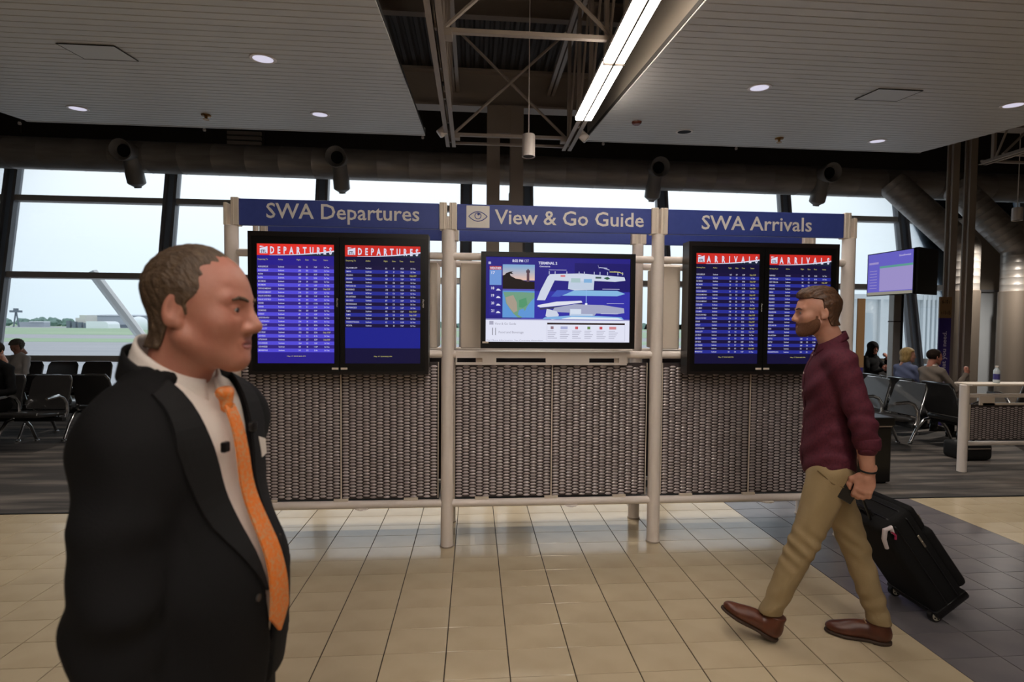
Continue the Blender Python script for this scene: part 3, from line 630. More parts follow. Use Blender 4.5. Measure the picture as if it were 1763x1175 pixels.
pl([(116, 82), (150, 76), (200, 77), (236, 82), (237, 90), (222, 92), (188, 91), (184, 96), (142, 95), (142, 90), (112, 89)], (164, 168, 196))
pl([(103, 84), (120, 88), (124, 94), (120, 101), (112, 102), (101, 96)], (206, 212, 230)); rc_(143, 162, 84, 95, (214, 224, 240)); rc_(144, 182, 92, 96, (190, 206, 230))
pl([(100, 98), (140, 95), (190, 95), (232, 97), (236, 101), (96, 101)], (128, 176, 224)); pl([(130, 100), (146, 97), (226, 98), (234, 101), (128, 101)], (222, 232, 244)); rc_(170, 171, 52, 76, (150, 190, 240)); pl([(168.5, 74), (172.5, 74), (172.5, 77), (168.5, 77)], (230, 236, 250))
for x in (106, 116, 136, 157, 166, 183, 193, 206, 224, 232): rc_(x, x + 1.3, 22, 27, (190, 196, 224))
for a, b, y in ((106, 136, 19.5), (198, 228, 50), (206, 236, 74), (196, 226, 91)): rc_(a, b, y, y + .7, (196, 196, 226))
for a in ((190, 10, 192, 16), (192, 14, 206, 15), (200, 15, 210, 18)): pl([(a[0], a[1]), (a[2], a[3]), (a[2], a[3] + 1.4), (a[0], a[1] + 1.4)], (180, 184, 214))
for a in ((210, 21, 222, 21), (218, 20.5, 228, 21.5), (226, 21, 234, 24)): pl([(a[0], a[1]), (a[2], a[3]), (a[2], a[3] + 1.4), (a[0], a[1] + 1.4)], (196, 190, 110))
# bottom band: advertising box, icons, small print
rc_(104, 238, 107, 110, (44, 30, 30))
for e_ in ((103.4, 104, 110, 137), (238, 238.6, 110, 137), (103.4, 238.6, 136.6, 137.2)): rc_(*e_, (196, 196, 214))
for k, c_ in enumerate(((150, 120, 130), (176, 180, 220), (206, 96, 106), (110, 140, 84), (206, 84, 92), (214, 140, 146))):
    x = 112 + k * 21; rc_(x - (6 if k in (1, 5) else 2), x + (6 if k in (1, 5) else 3), 113, 117.5, c_, .95)
    for j in range(5): rc_(x - 7, x + 3 + (j * 5 + k * 3) % 7, 120 + j * 3, 120.9 + j * 3, (176, 176, 196), .95)
rc_(6, 13, 105, 111, (170, 170, 190)); rc_(11, 12.3, 116, 128, (130, 130, 140)); rc_(16, 17.2, 116, 128, (130, 130, 140)); rc_(4, 8, 8, 12, (190, 190, 220))
bo = tv.children[0]
scr.build('picture', SM, bo)
tx = MB(); fn = lambda x, y: (u0_ + x / 246 * (u1_ - u0_), yf + .0105, v1_ + y / 139 * (v1_ - v0_))
for k, x, y, c, w_, mi in (('clock', 44, -8, 4.5, 18, 0), ('cst', 64, -8, 4.5, 8, 0), ('terminal', 88, -11, 4.5, 32, 0), ('conc', 90, -15.5, 2.6, 18, 0), ('weather', 6.5, -20, 3.6, 19, 0), ('t17', 9, -28, 4.6, 6, 0), ('t18', 9, -53, 4.2, 5, 0), ('t19', 9, -65, 4.2, 5, 0), ('t20', 9, -77.5, 4.2, 5, 0), ('t21', 9, -90, 4.2, 5, 0), ('view', 15, -111, 3.8, 36, 1), ('food', 22, -125, 4, 42, 1), ('more', 2, -137.5, 2.2, 95, 1)): put_text(tx, k, fn, x, y, c, w_, mi)
tag(tx.build('screen_text', [WHITE, emat((150, 150, 168), .95)], bo), kind='stuff')
MB().box(X0 + .012, X0 + .055, yf - .0015, yf, Z0 + .036, Z0 + .048).build('maker_plate', m_cream, bo)

# ================================================================== OUTSIDE
m_tar = mat('tarmac', (150, 152, 158), rough=0.8, noise=((.02, .2, 1), .5, (164, 166, 172)))
m_grass = mat('airfield_grass', (142, 166, 138), rough=0.95, noise=((.02, .1, 1), .5, (158, 176, 150)))  # grass kept pale, distance haze mixed into its colour
struct(MB().box(-1600, 1600, 12.5, 1500, -4.3, -4.0).build('ground_tarmac', m_tar))
for i, (a, b) in enumerate(((140, 168), (212, 392), (470, 1400))):
    struct(MB().box(-1600, 1600, a, b, -4.0, -3.97 + i * .01).build('ground_grass', m_grass))
def px_x(px, Y): return Y * math.tan(math.atan((px - 881.5) / 880.0) + YAW)
m_far = mat('hangar_grey', (168, 176, 186), rough=.7); m_farc = mat('hangar_cream', (206, 206, 200), rough=.7); m_farw = mat('far_white', (226, 232, 238), rough=.6); m_fard = mat('far_dark_hazed', (110, 120, 132), rough=.8)  # far building tones paled, so the airfield haze sits in the colour
h = thing('hangar', 'long low grey hangar across the airfield', 'hangar', (px_x(190, 420), 420, -4))
MB().box(px_x(146, 420), px_x(262, 420), 420, 450, -4, 5.4).build('wall', m_far, h); MB().prism([(-1, 5.4), (26, 6.6), (34, 5.4)], lambda u, v, w: (w, 420 + u, v), px_x(144, 420), px_x(262, 420)).build('roof', m_far, h)
MB().box(px_x(186, 420), px_x(240, 420), 419.6, 420, -4, -1.5).build('door', m_fard, h)
h = thing('terminal_block', 'cream block standing at the end of the grey hangar', 'building', (px_x(138, 400), 400, -4))
MB().box(px_x(130, 400), px_x(147, 400), 400, 412, -4, 3.4).build('wall', m_farc, h); MB().box(px_x(137, 400), px_x(147, 400), 400, 412, 3.4, 5.4).build('upper_wall', m_farc, h)
for k in range(4): MB().box(px_x(114 + k * 10, 395), px_x(120 + k * 10, 395), 395, 397, -4, 1.2 - k * .5).build('dark_bay', m_fard, h)
h = thing('white_shelter', 'white round-topped shelter in front of the grey hangar', 'shelter', (px_x(170, 380), 380, -4))
MB().prism([(px_x(148, 380), -4), (px_x(187, 380), -4), (px_x(186, 380), -1), (px_x(183, 380), .6), (px_x(178, 380), 1.0), (px_x(148, 380), 1.0)], lambda u, v, w: (u, w, v), 380, 392).build('shell', m_farw, h)
h = thing('white_dome', 'round white storage dome on the airfield grass', 'dome', (px_x(238, 330), 330, -4))
MB().lathe([(4.6, -4), (5.0, -2), (4.9, 0), (4.1, 2.2), (2.6, 3.6), (.6, 4.3)], 24, (px_x(239, 330), 330, 0)).build('shell', m_farw, h, smooth=True)
h = thing('beacon_mast', 'thin dark beacon mast far across the airfield', 'mast', (px_x(28, 430), 430, -4)); xm = px_x(28, 430)
MB().tube([(xm - 2, 430, -4), (xm, 430, 9)], .5, 6).build('leg', m_fard, h); MB().tube([(xm + 2, 430, -4), (xm, 430, 9)], .5, 6).build('leg', m_fard, h); MB().box(xm - 4, xm + 4, 429, 431, 7.4, 9).build('platform', m_fard, h); MB().box(xm - 1.2, xm + 1.2, 429, 431, 9, 10.6).build('lantern', m_fard, h)
h = thing('low_shed', 'long low pale shed among the far trees', 'shed', (px_x(52, 440), 440, -4)); MB().box(px_x(30, 440), px_x(76, 440), 440, 446, -4, -.2).build('wall', m_far, h); MB().box(px_x(52, 440), px_x(76, 440), 439, 446, -.2, .5).build('roof', m_farw, h)
m_leaf = mat('far_foliage_hazed', (112, 138, 132), rough=.95, noise=(.25, .5, (128, 152, 146)))  # leaf colour washed out to stand for haze over the far trees
def blob(seed, rx, rz):
    bm = bmesh.new(); bmesh.ops.create_icosphere(bm, subdivisions=3, radius=1); rr = random.Random(seed)
    ph = [rr.uniform(0, 6) for _ in range(6)]
    for p in bm.verts:
        d = 1 + .16 * math.sin(5 * p.co.x + ph[0]) * math.sin(4 * p.co.y + ph[1]) + .12 * math.sin(7 * p.co.z + ph[2]) + .08 * math.sin(11 * p.co.x + ph[3])
        p.co = Vector((p.co.x * rx * d, p.co.y * rx * d, p.co.z * rz * d))
    me = bpy.data.meshes.new('crown'); bm.to_mesh(me); bm.free(); me.materials.append(m_leaf); return me
for k in range(13):
    X = px_x(12 + k * 8.6, 500); t = thing('tree', 'hazy green tree in the row beyond the airfield sheds', 'tree', (X, 500 + (k % 3) * 14, -4), group='far trees beyond the airfield')
    o = bpy.data.objects.new('crown', blob(k, 3.4 + (k % 4) * .5, 3.4 + ((k * 7) % 5) * .35)); COL.objects.link(o); o.parent = t; o.location = (0, 0, 3.0)
    MB().tube([(0, 0, 0), (0, 0, 2)], .4, 6).build('trunk', m_fard, t, world=False)
mb = MB(); rr = random.Random(3)
for k in range(150):
    X = -330 + k * 8 + rr.uniform(-3, 3); w_ = rr.uniform(5, 8); hh = rr.uniform(2, 4.5)
    mb.add([(X - w_, 640, -4), (X + w_, 640, -4), (X + w_ * .7, 640, hh * .6), (X, 640, hh), (X - w_ * .7, 640, hh * .6), (X, 650, -4), (X, 647, hh * .7)], [(0, 1, 2, 3, 4), (1, 5, 6, 2), (5, 0, 4, 6), (2, 6, 3), (4, 3, 6)])
tag(mb.build('tree_belt', m_leaf), 'pale green belt of trees along the horizon', 'trees', kind='stuff')
t = thing('outside_brace', 'white diagonal steel brace outside the glazing by the waiting seats', 'brace', (-9.1, 13, 2.7))
MB().tube([(-9.12, 13.0, 2.78), (-4.3, 13.0, -4.0)], .115, 8).build('tube', mat('brace_white', (250, 250, 250), rough=.5), t); MB().box(-4.6, -4.0, 12.7, 13.3, -4.0, -3.9).build('base', m_farw, t)
# boarding bridge
t = thing('boarding_bridge', 'white boarding bridge outside the glazing behind the gate monitor', 'boarding bridge', (14.5, 17, -4))
m_jb = mat('bridge_white', (222, 226, 228), rough=.5)
MB().box(12.3, 20.5, 16.2, 19.2, -.6, 2.55).build('tunnel', m_jb, t); MB().box(12.2, 20.5, 16.1, 19.3, 2.55, 2.72).build('roof', m_jb, t)
for x in (12.32, 13.55, 14.3): MB().box(x - .05, x + .05, 16.1, 16.2, -.6, 2.55).build('rib', m_jb, t)
for k in range(16): MB().box(15.0 + k * .16, 15.09 + k * .16, 16.08, 16.2, -.6, 2.9).build('rib', m_jb, t)
MB().box(12.8, 13.3, 16.16, 16.2, -.4, 2.1).build('panel', mat('bridge_grey', (196, 204, 210), rough=.5), t)
for x in (13.2, 18.0): MB().tube([(x, 17.5, -4), (x, 17.5, -.6)], .25, 12).build('leg', m_far, t)

# ================================================================== WAITING AREA
m_vinyl = mat('seat_vinyl', (46, 44, 44), rough=0.30, noise=(9.0, .4, (52, 50, 49)), bump=(90, .05), coat=.6)
def make_bench(n, arms, legs):
    """beam seating facing -y, seats along x; children in local space"""
    r = thing('beam_seat', 'x', 'bench')
    W_ = .5; P_ = .575
    MB().rbox(-.30, (n - 1) * P_ + .30, -.03, .03, .33, .385, .008, 1).build('beam', m_blackm, r, world=False)
    for i in range(n):
        x = i * P_
        M1 = Matrix.Translation((x, -.10, .44)) @ Matrix.Rotation(math.radians(-6), 4, 'X')
        MB().rbox(-W_ / 2, W_ / 2, -.25, .22, -.035, .03, .028, 3, M=M1).build('seat', m_vinyl, r, smooth=True, world=False)
        M2 = Matrix.Translation((x, .10, .45)) @ Matrix.Rotation(math.radians(-17), 4, 'X')
        bk = MB(); pts = [(-W_ / 2 + .02, .02), (W_ / 2 - .02, .02), (W_ / 2, .08), (W_ / 2 - .015, .40), (W_ / 2 - .05, .455), (-W_ / 2 + .05, .455), (-W_ / 2 + .015, .40), (-W_ / 2, .08)]
        bk.prism(pts, lambda u, v, w: M2 @ Vector((u, w, v)), -.022, .022); b = bk.build('backrest', m_vinyl, r, world=False)
        e = MB(); e.tube([M2 @ Vector((u, .0, v)) for u, v in ((W_ / 2 + .004, .06), (W_ / 2 - .008, .40), (W_ / 2 - .045, .462), (0, .464), (-W_ / 2 + .045, .462), (-W_ / 2 + .008, .40), (-W_ / 2 - .004, .06))], .010, 8); e.build('edge_frame', m_chrome, b, smooth=True, world=False)
    for x in arms:
        MB().tube([(x, .03, .37), (x, .06, .45), (x, .05, .56), (x, .0, .635), (x, -.08, .665), (x, -.26, .65)], [.022, .022, .02, .018, .018, .016], 10, squash=(1, 1.3)).build('armrest', m_chrome, r, smooth=True, world=False)
    for x in legs:
        for s in (-1, 1):
            MB().tube([(x, s * .02, .36), (x, s * .12, .34), (x, s * .22, .22), (x, s * .31, .03)], [.026, .024, .02, .018], 10).build('leg', m_chrome, r, smooth=True, world=False)
            MB().lathe([(.03, .004), (.028, .018), (.02, .024)], 12, (x, s * .315, 0)).build('foot', m_chrome, r, world=False)
    return r
def place(b, loc, rz, label): b.location = loc; b.rotation_euler = (0, 0, rz); b['label'] = label; return b
g3 = make_bench(3, (-.29, .285, .86, 1.44), (.28, 1.43 - .575))
place(g3, (-6.70, 6.95, .004), 0, 'black beam seat with chrome arms, occupied by someone in black')
place(copy_tree(g3), (-5.2, 7.55, .004), PI, 'black beam seat set back to back behind the occupied one')
g4 = make_bench(5, (-.29, .285, .86, 1.435, 2.01, 2.59), (.28, 1.15, 2.02))
place(g4, (-8.95, 9.35, .004), 0, 'black beam seat along the window where a woman in white reads')
place(copy_tree(g3), (5.62, 7.55, .004), -PI / 2, 'empty beam seat catching the window light beside the black bin')
place(copy_tree(g3), (6.40, 6.38, .004), PI / 2, 'beam seat holding a man in a grey jacket and a blonde woman')
place(copy_tree(g3), (7.15, 9.60, .004), 0, 'far beam seat holding a woman in a black headscarf')
place(copy_tree(g3), (9.2, 6.9, .004), PI, 'beam seat beyond the woven railing')

# gate monitor on a pole
t = thing('gate_monitor', 'purple gate screen and a dark screen set in a V on a steel pole', 'gate screen', (6.92, 7.95, 0))
MB().rbox(7.12, 7.25, 8.2, 8.32, .02, 2.7, .01, 2).build('pole', mat('pole_steel', (170, 165, 160), rough=.35, metal=.6), t); MB().box(7.25, 7.29, 8.2, 8.32, .02, 2.7).build('pole_cover', m_blackm, t); MB().box(7.04, 7.37, 8.1, 8.4, .004, .03).build('base_plate', m_blackm, t); MB().box(7.116, 7.254, 8.196, 8.324, 1.72, 1.735).build('pole_joint', m_blackm, t)
def angled_tv(p0, p1, z0, z1, lit):
    p0, p1 = Vector((*p0, 0)), Vector((*p1, 0)); L = (p1 - p0).length; ux = (p1 - p0).normalized(); nrm = Vector((ux.y, -ux.x, 0)); nrm = nrm if nrm.dot(Vector((-1, -.4, 0))) > 0 else -nrm
    fn = lambda u, v, d=0.0: p0 + ux * u + nrm * d + Vector((0, 0, v))
    q = MB(); q.add([fn(u, v, d) for u in (0, L) for d in (-.05, .0) for v in (z0, z1)], [(0, 1, 3, 2), (4, 6, 7, 5), (0, 4, 5, 1), (2, 3, 7, 6), (0, 2, 6, 4), (1, 5, 7, 3)]); o = q.build('monitor', m_black, t)
    if lit:
        s = MB(); H_ = z1 - z0; b = .014
        def R_(a0, a1, c0, c1, mi, d): s.poly([fn(b + a0 * (L - 2 * b), z0 + b + c0 * (H_ - 2 * b), d), fn(b + a1 * (L - 2 * b), z0 + b + c0 * (H_ - 2 * b), d), fn(b + a1 * (L - 2 * b), z0 + b + c1 * (H_ - 2 * b), d), fn(b + a0 * (L - 2 * b), z0 + b + c1 * (H_ - 2 * b), d)], mi)
        R_(0, 1, 0, 1, 0, .001); R_(.28, 1, .09, .66, 1, .002); R_(.28, 1, .64, .69, 2, .003); R_(0, 1, 0, .07, 3, .002); R_(.03, .25, .75, .8, 1, .002)
        for k in range(7): R_(.05, .22, .16 + k * .07, .175 + k * .07, 1, .002)
        s.build('screen', [emat((106, 100, 200), .9), emat((162, 150, 208), .9), emat((96, 160, 150), .9), emat((150, 146, 132), .9)], o)
        x_ = MB(); put_text(x_, 'sw', lambda u, v: fn(u, v, .004), L * .70, z0 + H_ * .86, .03, L * .24); x_.build('screen_text', emat((214, 206, 236), .9), o)
angled_tv((6.68, 8.28), (6.77, 7.45), 2.15, 2.86, True); angled_tv((6.80, 7.47), (7.36, 7.72), 2.15, 2.87, False)
MB().box(6.8, 7.2, 7.75, 8.2, 2.4, 2.5).build('bracket', m_blackm, t)

# gate banner on the column
t = thing('gate_banner', 'narrow purple banner with a tan gate number head on the steel column', 'banner', (7.79, 8.06, .7))
m_purple = mat('banner_purple', (62, 44, 128), rough=.5); m_tan = mat('banner_tan', (158, 122, 84), rough=.6)
MB().box(7.705, 7.915, 7.95, 7.97, .5, 1.79).build('banner', m_purple, t); MB().box(7.705, 7.915, 7.948, 7.972, 1.79, 2.14).build('number_head', m_tan, t); MB().box(7.74, 7.88, 7.9, 8.02, 0.004, .5).build('stand_leg', m_purple, t)
q = MB(); put_text(q, 'g6', lambda u, v: (u, 7.946, v), 7.74, 2.03, .065, .14); put_text(q, 'g11', lambda u, v: (u, 7.946, v), 7.73, 1.85, .065, .165); q.build('gate_numbers', m_blackm, t)
q = MB(); put_text(q, 'need', lambda u, v: (7.84 - v, 7.948, u), .62, 0, .075, .95); tag(q.build('slogan', mat('slogan_white', (214, 204, 226), rough=.5), t), kind='stuff')
t = thing('gate_banner', 'narrow tan gate sign edge showing past the end post of the stand', 'banner', (5.04, 6.32, 0))
MB().box(5.02, 5.06, 6.3, 6.34, 0.004, 1.1).build('stand_leg', m_purple, t); MB().box(4.98, 5.08, 6.31, 6.33, 1.1, 2.0).build('banner', m_tan, t)

# gate vestibule
t = thing('gate_vestibule', 'grey panelled gate vestibule behind the bent ducts', 'gate', (11.9, 10.5, 0))
MB().box(10.5, 13.3, 10.2, 10.35, 2.45, 3.95).build('upper_panel', m_wall, t); MB().box(10.5, 13.3, 10.22, 10.33, .004, 2.4).build('lower_panel', mat('vestibule_light', (170, 174, 178), rough=.5), t); MB().box(10.46, 13.3, 10.18, 10.37, 2.40, 2.45).build('band', m_mull, t)
MB().box(10.42, 10.5, 10.18, 10.37, .004, 3.95).build('jamb', m_steel, t)

# woven railing on the carpet
rail = thing('railing', 'white steel railing with a woven metal panel on the carpet', 'railing', (5.52, 5.35, 0))
RY = 5.35
for x in (5.52, 7.4): MB().lathe([(.046, .004), (.046, .985), (.04, .99)], 20, (x, RY, 0)).build('post', m_white, rail, smooth=True)
MB().rbox(5.5, 7.45, RY - .11, RY + .11, .985, 1.01, .006, 2).build('top_shelf', m_cream, rail)
for z in (.865, .32): MB().tube([(5.55, RY, z), (7.38, RY, z)], .024, 12).build('rail', m_white, rail, smooth=True)
MB().box(5.68, 5.86, RY - .03, RY - .015, .76, .86).build('bracket', m_cream, rail); MB().box(5.72, 7.35, RY - .03, RY - .015, .76, .785).build('bracket_bar', m_cream, rail)
p = MB().box(5.585, 7.34, RY - .006, RY + .006, .36, .765).build('woven_panel', m_weave_b, rail); weave(5.6, 7.33, .37, .755, RY - .0065, p)
MB().box(5.578, 5.59, RY - .012, RY + .012, .36, .765).build('panel_edge', m_cream, rail)
t = thing('water_bottle', 'clear water bottle with a blue label standing on the railing shelf', 'bottle', (5.88, RY - .02, 1.01))
m_pet = mat('bottle_plastic', (190, 200, 206), rough=.12); q = (5.88, RY - .02, 0)
MB().lathe([(.028, 1.012), (.031, 1.02), (.031, 1.045), (.03, 1.05)], 18, q).build('base', m_pet, t, smooth=True); MB().lathe([(.0305, 1.05), (.0305, 1.115)], 18, q).build('label_wrap', mat('bottle_label', (66, 62, 130), rough=.4), t); MB().lathe([(.031, 1.115), (.03, 1.15), (.014, 1.18), (.013, 1.187)], 18, q).build('shoulder', m_pet, t, smooth=True); MB().lathe([(.016, 1.187), (.016, 1.204)], 14, q).build('cap', m_white, t)
t = thing('waste_bin', 'black square bin standing where the carpet starts', 'bin', (4.2, 5.15, 0))
MB().rbox(3.88, 4.32, 4.95, 5.35, .02, .60, .015, 2).build('body', m_black, t); MB().rbox(3.86, 4.34, 4.93, 5.37, .61, .70, .012, 2).build('lid', m_black, t); MB().box(3.88, 4.32, 4.95, 5.35, .597, .613).build('rim', m_steel, t); MB().box(3.91, 4.29, 4.98, 5.32, .004, .02).build('plinth', m_blackm, t)
t = thing('carry_bag', 'black soft bag on the carpet under the railing', 'bag', (5.95, 5.95, 0))
MB().rbox(5.95, 6.35, 5.75, 6.05, .006, .22, .05, 3).build('body', m_blackm, t, smooth=True); MB().tube([(6.05, 5.9, .21), (6.09, 5.9, .28), (6.2, 5.9, .28), (6.24, 5.9, .21)], .012, 8).build('handle', m_blackm, t); MB().box(6.0, 6.3, 5.745, 5.75, .15, .158).build('zip', m_steel, t)

# ================================================================== PEOPLE: signed-distance modelling
A32 = lambda v: np.asarray(v, np.float32)
def ell(c, r, M=None):
    c, r = A32(c), A32(r); M = None if M is None else A32(np.array(M.to_3x3().inverted()))
    def f(P):
        q = P - c
        if M is not None: q = q @ M.T
        k0 = np.sqrt(((q / r) ** 2).sum(1)); k1 = np.sqrt(((q / (r * r)) ** 2).sum(1)) + 1e-6
        return k0 * (k0 - 1) / k1
    return f
def rc(a, b, ra, rb=None):
    a, b = A32(a), A32(b); rb = ra if rb is None else rb; ba = b - a; L = float((ba * ba).sum())
    def f(P):
        pa = P - a; t = np.clip(pa @ ba / L, 0, 1)[:, None]; d = pa - t * ba
        return np.sqrt((d * d).sum(1)) - (ra + (rb - ra) * t[:, 0])
    return f
def chain(pts, rs): return U(.012, *[rc(pts[i], pts[i + 1], rs[i], rs[i + 1]) for i in range(len(pts) - 1)])
def smin(a, b, k):
    h = np.clip(.5 + .5 * (b - a) / k, 0, 1); return b + (a - b) * h - k * h * (1 - h)
def U(k, *fs):
    def f(P):
        d = fs[0](P)
        for g in fs[1:]: d = smin(d, g(P), k)
        return d
    return f
def SUB(k, a, *bs):
    def f(P):
        d = a(P)
        for b in bs: d = -smin(-d, b(P), k)
        return d
    return f
def INT(k, a, *bs):
    def f(P):
        d = a(P)
        for b in bs: d = -smin(-d, -b(P), k)
        return d
    return f
def OFF(a, r): return lambda P: a(P) - r
def FN(fn): return lambda P: fn(P[:, 0], P[:, 1], P[:, 2]).astype(np.float32)
def WR(a, fn): return lambda P: a(P) + fn(P[:, 0], P[:, 1], P[:, 2]).astype(np.float32)
def XF(f, M):
    Mi = np.array(M.inverted(), np.float32)
    return lambda P: f(P @ Mi[:3, :3].T + Mi[:3, 3])
def MIR(f): return lambda P: f(P * A32((-1, 1, 1)))
def surf(f, lo, hi, h):
    """naive surface nets over a sparse grid"""
    lo, hi = A32(lo), A32(hi); B = 4
    n = (np.ceil((hi - lo) / (h * B)).astype(int)) * B
    nb = n // B
    gx = [lo[i] + h * B * (np.arange(nb[i]) + .5) for i in range(3)]
    C = np.stack(np.meshgrid(*gx, indexing='ij'), -1).reshape(-1, 3).astype(np.float32)
    dc = f(C).reshape(nb); near = np.abs(dc) < h * B * 1.45
    V = np.repeat(np.repeat(np.repeat(np.where(dc > 0, 1., -1.).astype(np.float32) * h * 4, B, 0), B, 1), B, 2)
    mask = np.repeat(np.repeat(np.repeat(near, B, 0), B, 1), B, 2)
    idx = np.argwhere(mask); V[mask] = f((lo + (idx + .5) * h).astype(np.float32))
    org = lo + .5 * h
    S = V < 0; sh = np.array(V.shape) - 1
    cnt = np.zeros(sh, np.int8)
    for a in (0, 1):
        for b in (0, 1):
            for c in (0, 1): cnt += S[a:a + sh[0], b:b + sh[1], c:c + sh[2]]
    act = (cnt > 0) & (cnt < 8); cells_ = np.argwhere(act); ID = -np.ones(sh, np.int64); ID[act] = np.arange(len(cells_))
    acc = np.zeros((len(cells_), 3)); num = np.zeros(len(cells_))
    cor = [(a, b, c) for a in (0, 1) for b in (0, 1) for c in (0, 1)]
    val = {k: V[cells_[:, 0] + k[0], cells_[:, 1] + k[1], cells_[:, 2] + k[2]] for k in cor}
    for k in cor:
        for ax in range(3):
            if k[ax]: continue
            k2 = list(k); k2[ax] = 1; k2 = tuple(k2); a, b = val[k], val[k2]; x = (a < 0) != (b < 0)
            t = np.where(x, a / np.where(x, a - b, 1), 0)
            p = np.tile(np.array(k, float), (len(cells_), 1)); p[:, ax] = t; acc[x] += p[x]; num[x] += 1
    vt = org + (cells_ + acc / np.maximum(num, 1)[:, None]) * h
    Fs = []
    for ax in range(3):
        b, c = (ax + 1) % 3, (ax + 2) % 3
        s0 = [slice(1, sh[i]) for i in range(3)]; s0[ax] = slice(0, sh[ax]); s1 = list(s0); s1[ax] = slice(1, sh[ax] + 1)
        A_, B_ = S[tuple(s0)], S[tuple(s1)]; e_ = np.argwhere(A_ != B_)
        if not len(e_): continue
        o_ = np.array([1, 1, 1]); o_[ax] = 0; e_ = e_ + o_
        def g(db, dc_):
            q = e_.copy(); q[:, b] -= db; q[:, c] -= dc_; return ID[q[:, 0], q[:, 1], q[:, 2]]
        quad = np.stack([g(1, 1), g(0, 1), g(0, 0), g(1, 0)], 1); flip = ~S[e_[:, 0], e_[:, 1], e_[:, 2]]
        if True: quad[flip] = quad[flip][:, ::-1]
        Fs.append(quad)
    F = np.concatenate(Fs); F = F[(F >= 0).all(1)]
    P = vt.astype(np.float32); e0 = h * .3
    for _ in range(2):                                  # pull the net onto the true surface
        d = f(P); G = np.stack([f(P + A32([e0 if i == j else 0 for j in range(3)])) - f(P - A32([e0 if i == j else 0 for j in range(3)])) for i in range(3)], 1) / (2 * e0)
        gl = (G * G).sum(1, keepdims=True) + 1e-4; P = P - np.clip(d[:, None] * G / gl, -h * .6, h * .6)
    return P, F
def part(name, f, lo, hi, h, m, parent): return raw(name, *surf(f, lo, hi, h), m, parent)
def joined(name, sets, m, parent):
    V = []; F = []; k = 0
    for v, f in sets: V.append(v); F.append(np.asarray(f) + k); k += len(v)
    return raw(name, np.concatenate(V), np.concatenate(F), m, parent)

# ---- anatomy ------------------------------------------------------
def head_sdf(jaw=1.0, nose=1.0, fat=0.0):
    """eye level at z=0, x right, y forwards, about 0.235 m chin to crown"""
    base = U(.035, ell((0, -.010, .036), (.074, .094, .083)), ell((0, .030, -.012), (.059 + fat, .062, .088)), ell((0, .034, -.066), (.047 * jaw + fat, .050, .042)))
    base = U(.030, base, rc((-.056 * jaw, .0, -.056), (-.018, .062, -.095), .011 + fat, .013), rc((.056 * jaw, .0, -.056), (.018, .062, -.095), .011 + fat, .013), ell((0, .074, -.098), (.021, .016, .017)))
    base = U(.030, base, ell((-.040, .056, -.026), (.022, .024, .020)), ell((.040, .056, -.026), (.022, .024, .020)))
    base = U(.016, base, rc((-.044, .070, .020), (-.012, .082, .017), .009, .008), rc((.044, .070, .020), (.012, .082, .017), .009, .008))
    base = SUB(.014, base, *[ell((s * .033, .101, -.001), (.016, .016, .0105)) for s in (-1, 1)])
    nz = U(.010, rc((0, .084, .014), (0, .107 + .006 * (nose - 1), -.031), .0080, .0115 * nose), ell((-.011, .096, -.037), (.0085, .011, .0080)), ell((.011, .096, -.037), (.0085, .011, .0080)))
    base = U(.011, base, nz)
    base = U(.007, base, rc((-.018, .084, -.0625), (.018, .084, -.0625), .0062), rc((-.015, .0845, -.0725), (.015, .0845, -.0725), .0070), rc((-.020, .083, -.066), (.020, .083, -.066), .004))
    base = SUB(.003, base, rc((-.021, .0935, -.0675), (.021, .0935, -.0675), .0024))
    for s in (-1, 1):                                   # eyelids with a slit, ears with a hollow
        lid = SUB(.002, ell((s * .0325, .0745, .000), (.0150, .0140, .0135)), ell((s * .0325, .092, -.0005), (.0125, .0135, .0042)))
        base = U(.004, base, lid)
        Mx = Matrix.Rotation(s * .32, 4, 'Z') @ Matrix.Rotation(-.20, 4, 'X')
        ear = U(.006, ell((s * .0745, -.012, -.004), (.0072, .0190, .0330), Mx), ell((s * .0725, -.004, -.030), (.006, .008, .009), Mx))
        ear = SUB(.005, ear, ell((s * .0815, -.009, .000), (.0055, .0105, .0190), Mx))
        base = U(.006, base, ear)
    return base
def eyes_mesh(root_M, parent, skin_dir=1):
    for s in (-1, 1):
        q = MB(); bm = bmesh.new(); bmesh.ops.create_uvsphere(bm, u_segments=16, v_segments=10, radius=.0126); bm.verts.index_update()
        q.add([root_M @ (p.co + Vector((s * .0325, .0742, .0))) for p in bm.verts], [[w.index for w in fa.verts] for fa in bm.faces]); bm.free()
        e_ = q.build('eye', mat('eye_white', (150, 138, 130), rough=.25), parent, smooth='all', world=False)
        q = MB(); Mi = root_M @ Matrix.Translation((s * .0325, .0742 + .0108, .0)) @ Matrix.Rotation(-PI / 2, 4, 'X'); q.lathe([(.0058, 0), (.0054, .0018), (.003, .0026)], 12, M=Mi); q.build('iris', mat('iris', (44, 36, 30), rough=.15), e_, world=False)
def lips(M, parent, jaw=1.0):
    f_ = INT(.003, OFF(head_sdf(jaw), .0007), ell((0, .085, -.0675), (.0225, .03, .0105)))
    v, f = surf(f_, (-.03, .05, -.085), (.03, .12, -.05), .0018); raw('lips', [M @ Vector(p) for p in v], f, mat('lip_skin', (150, 84, 74), rough=.45), parent)
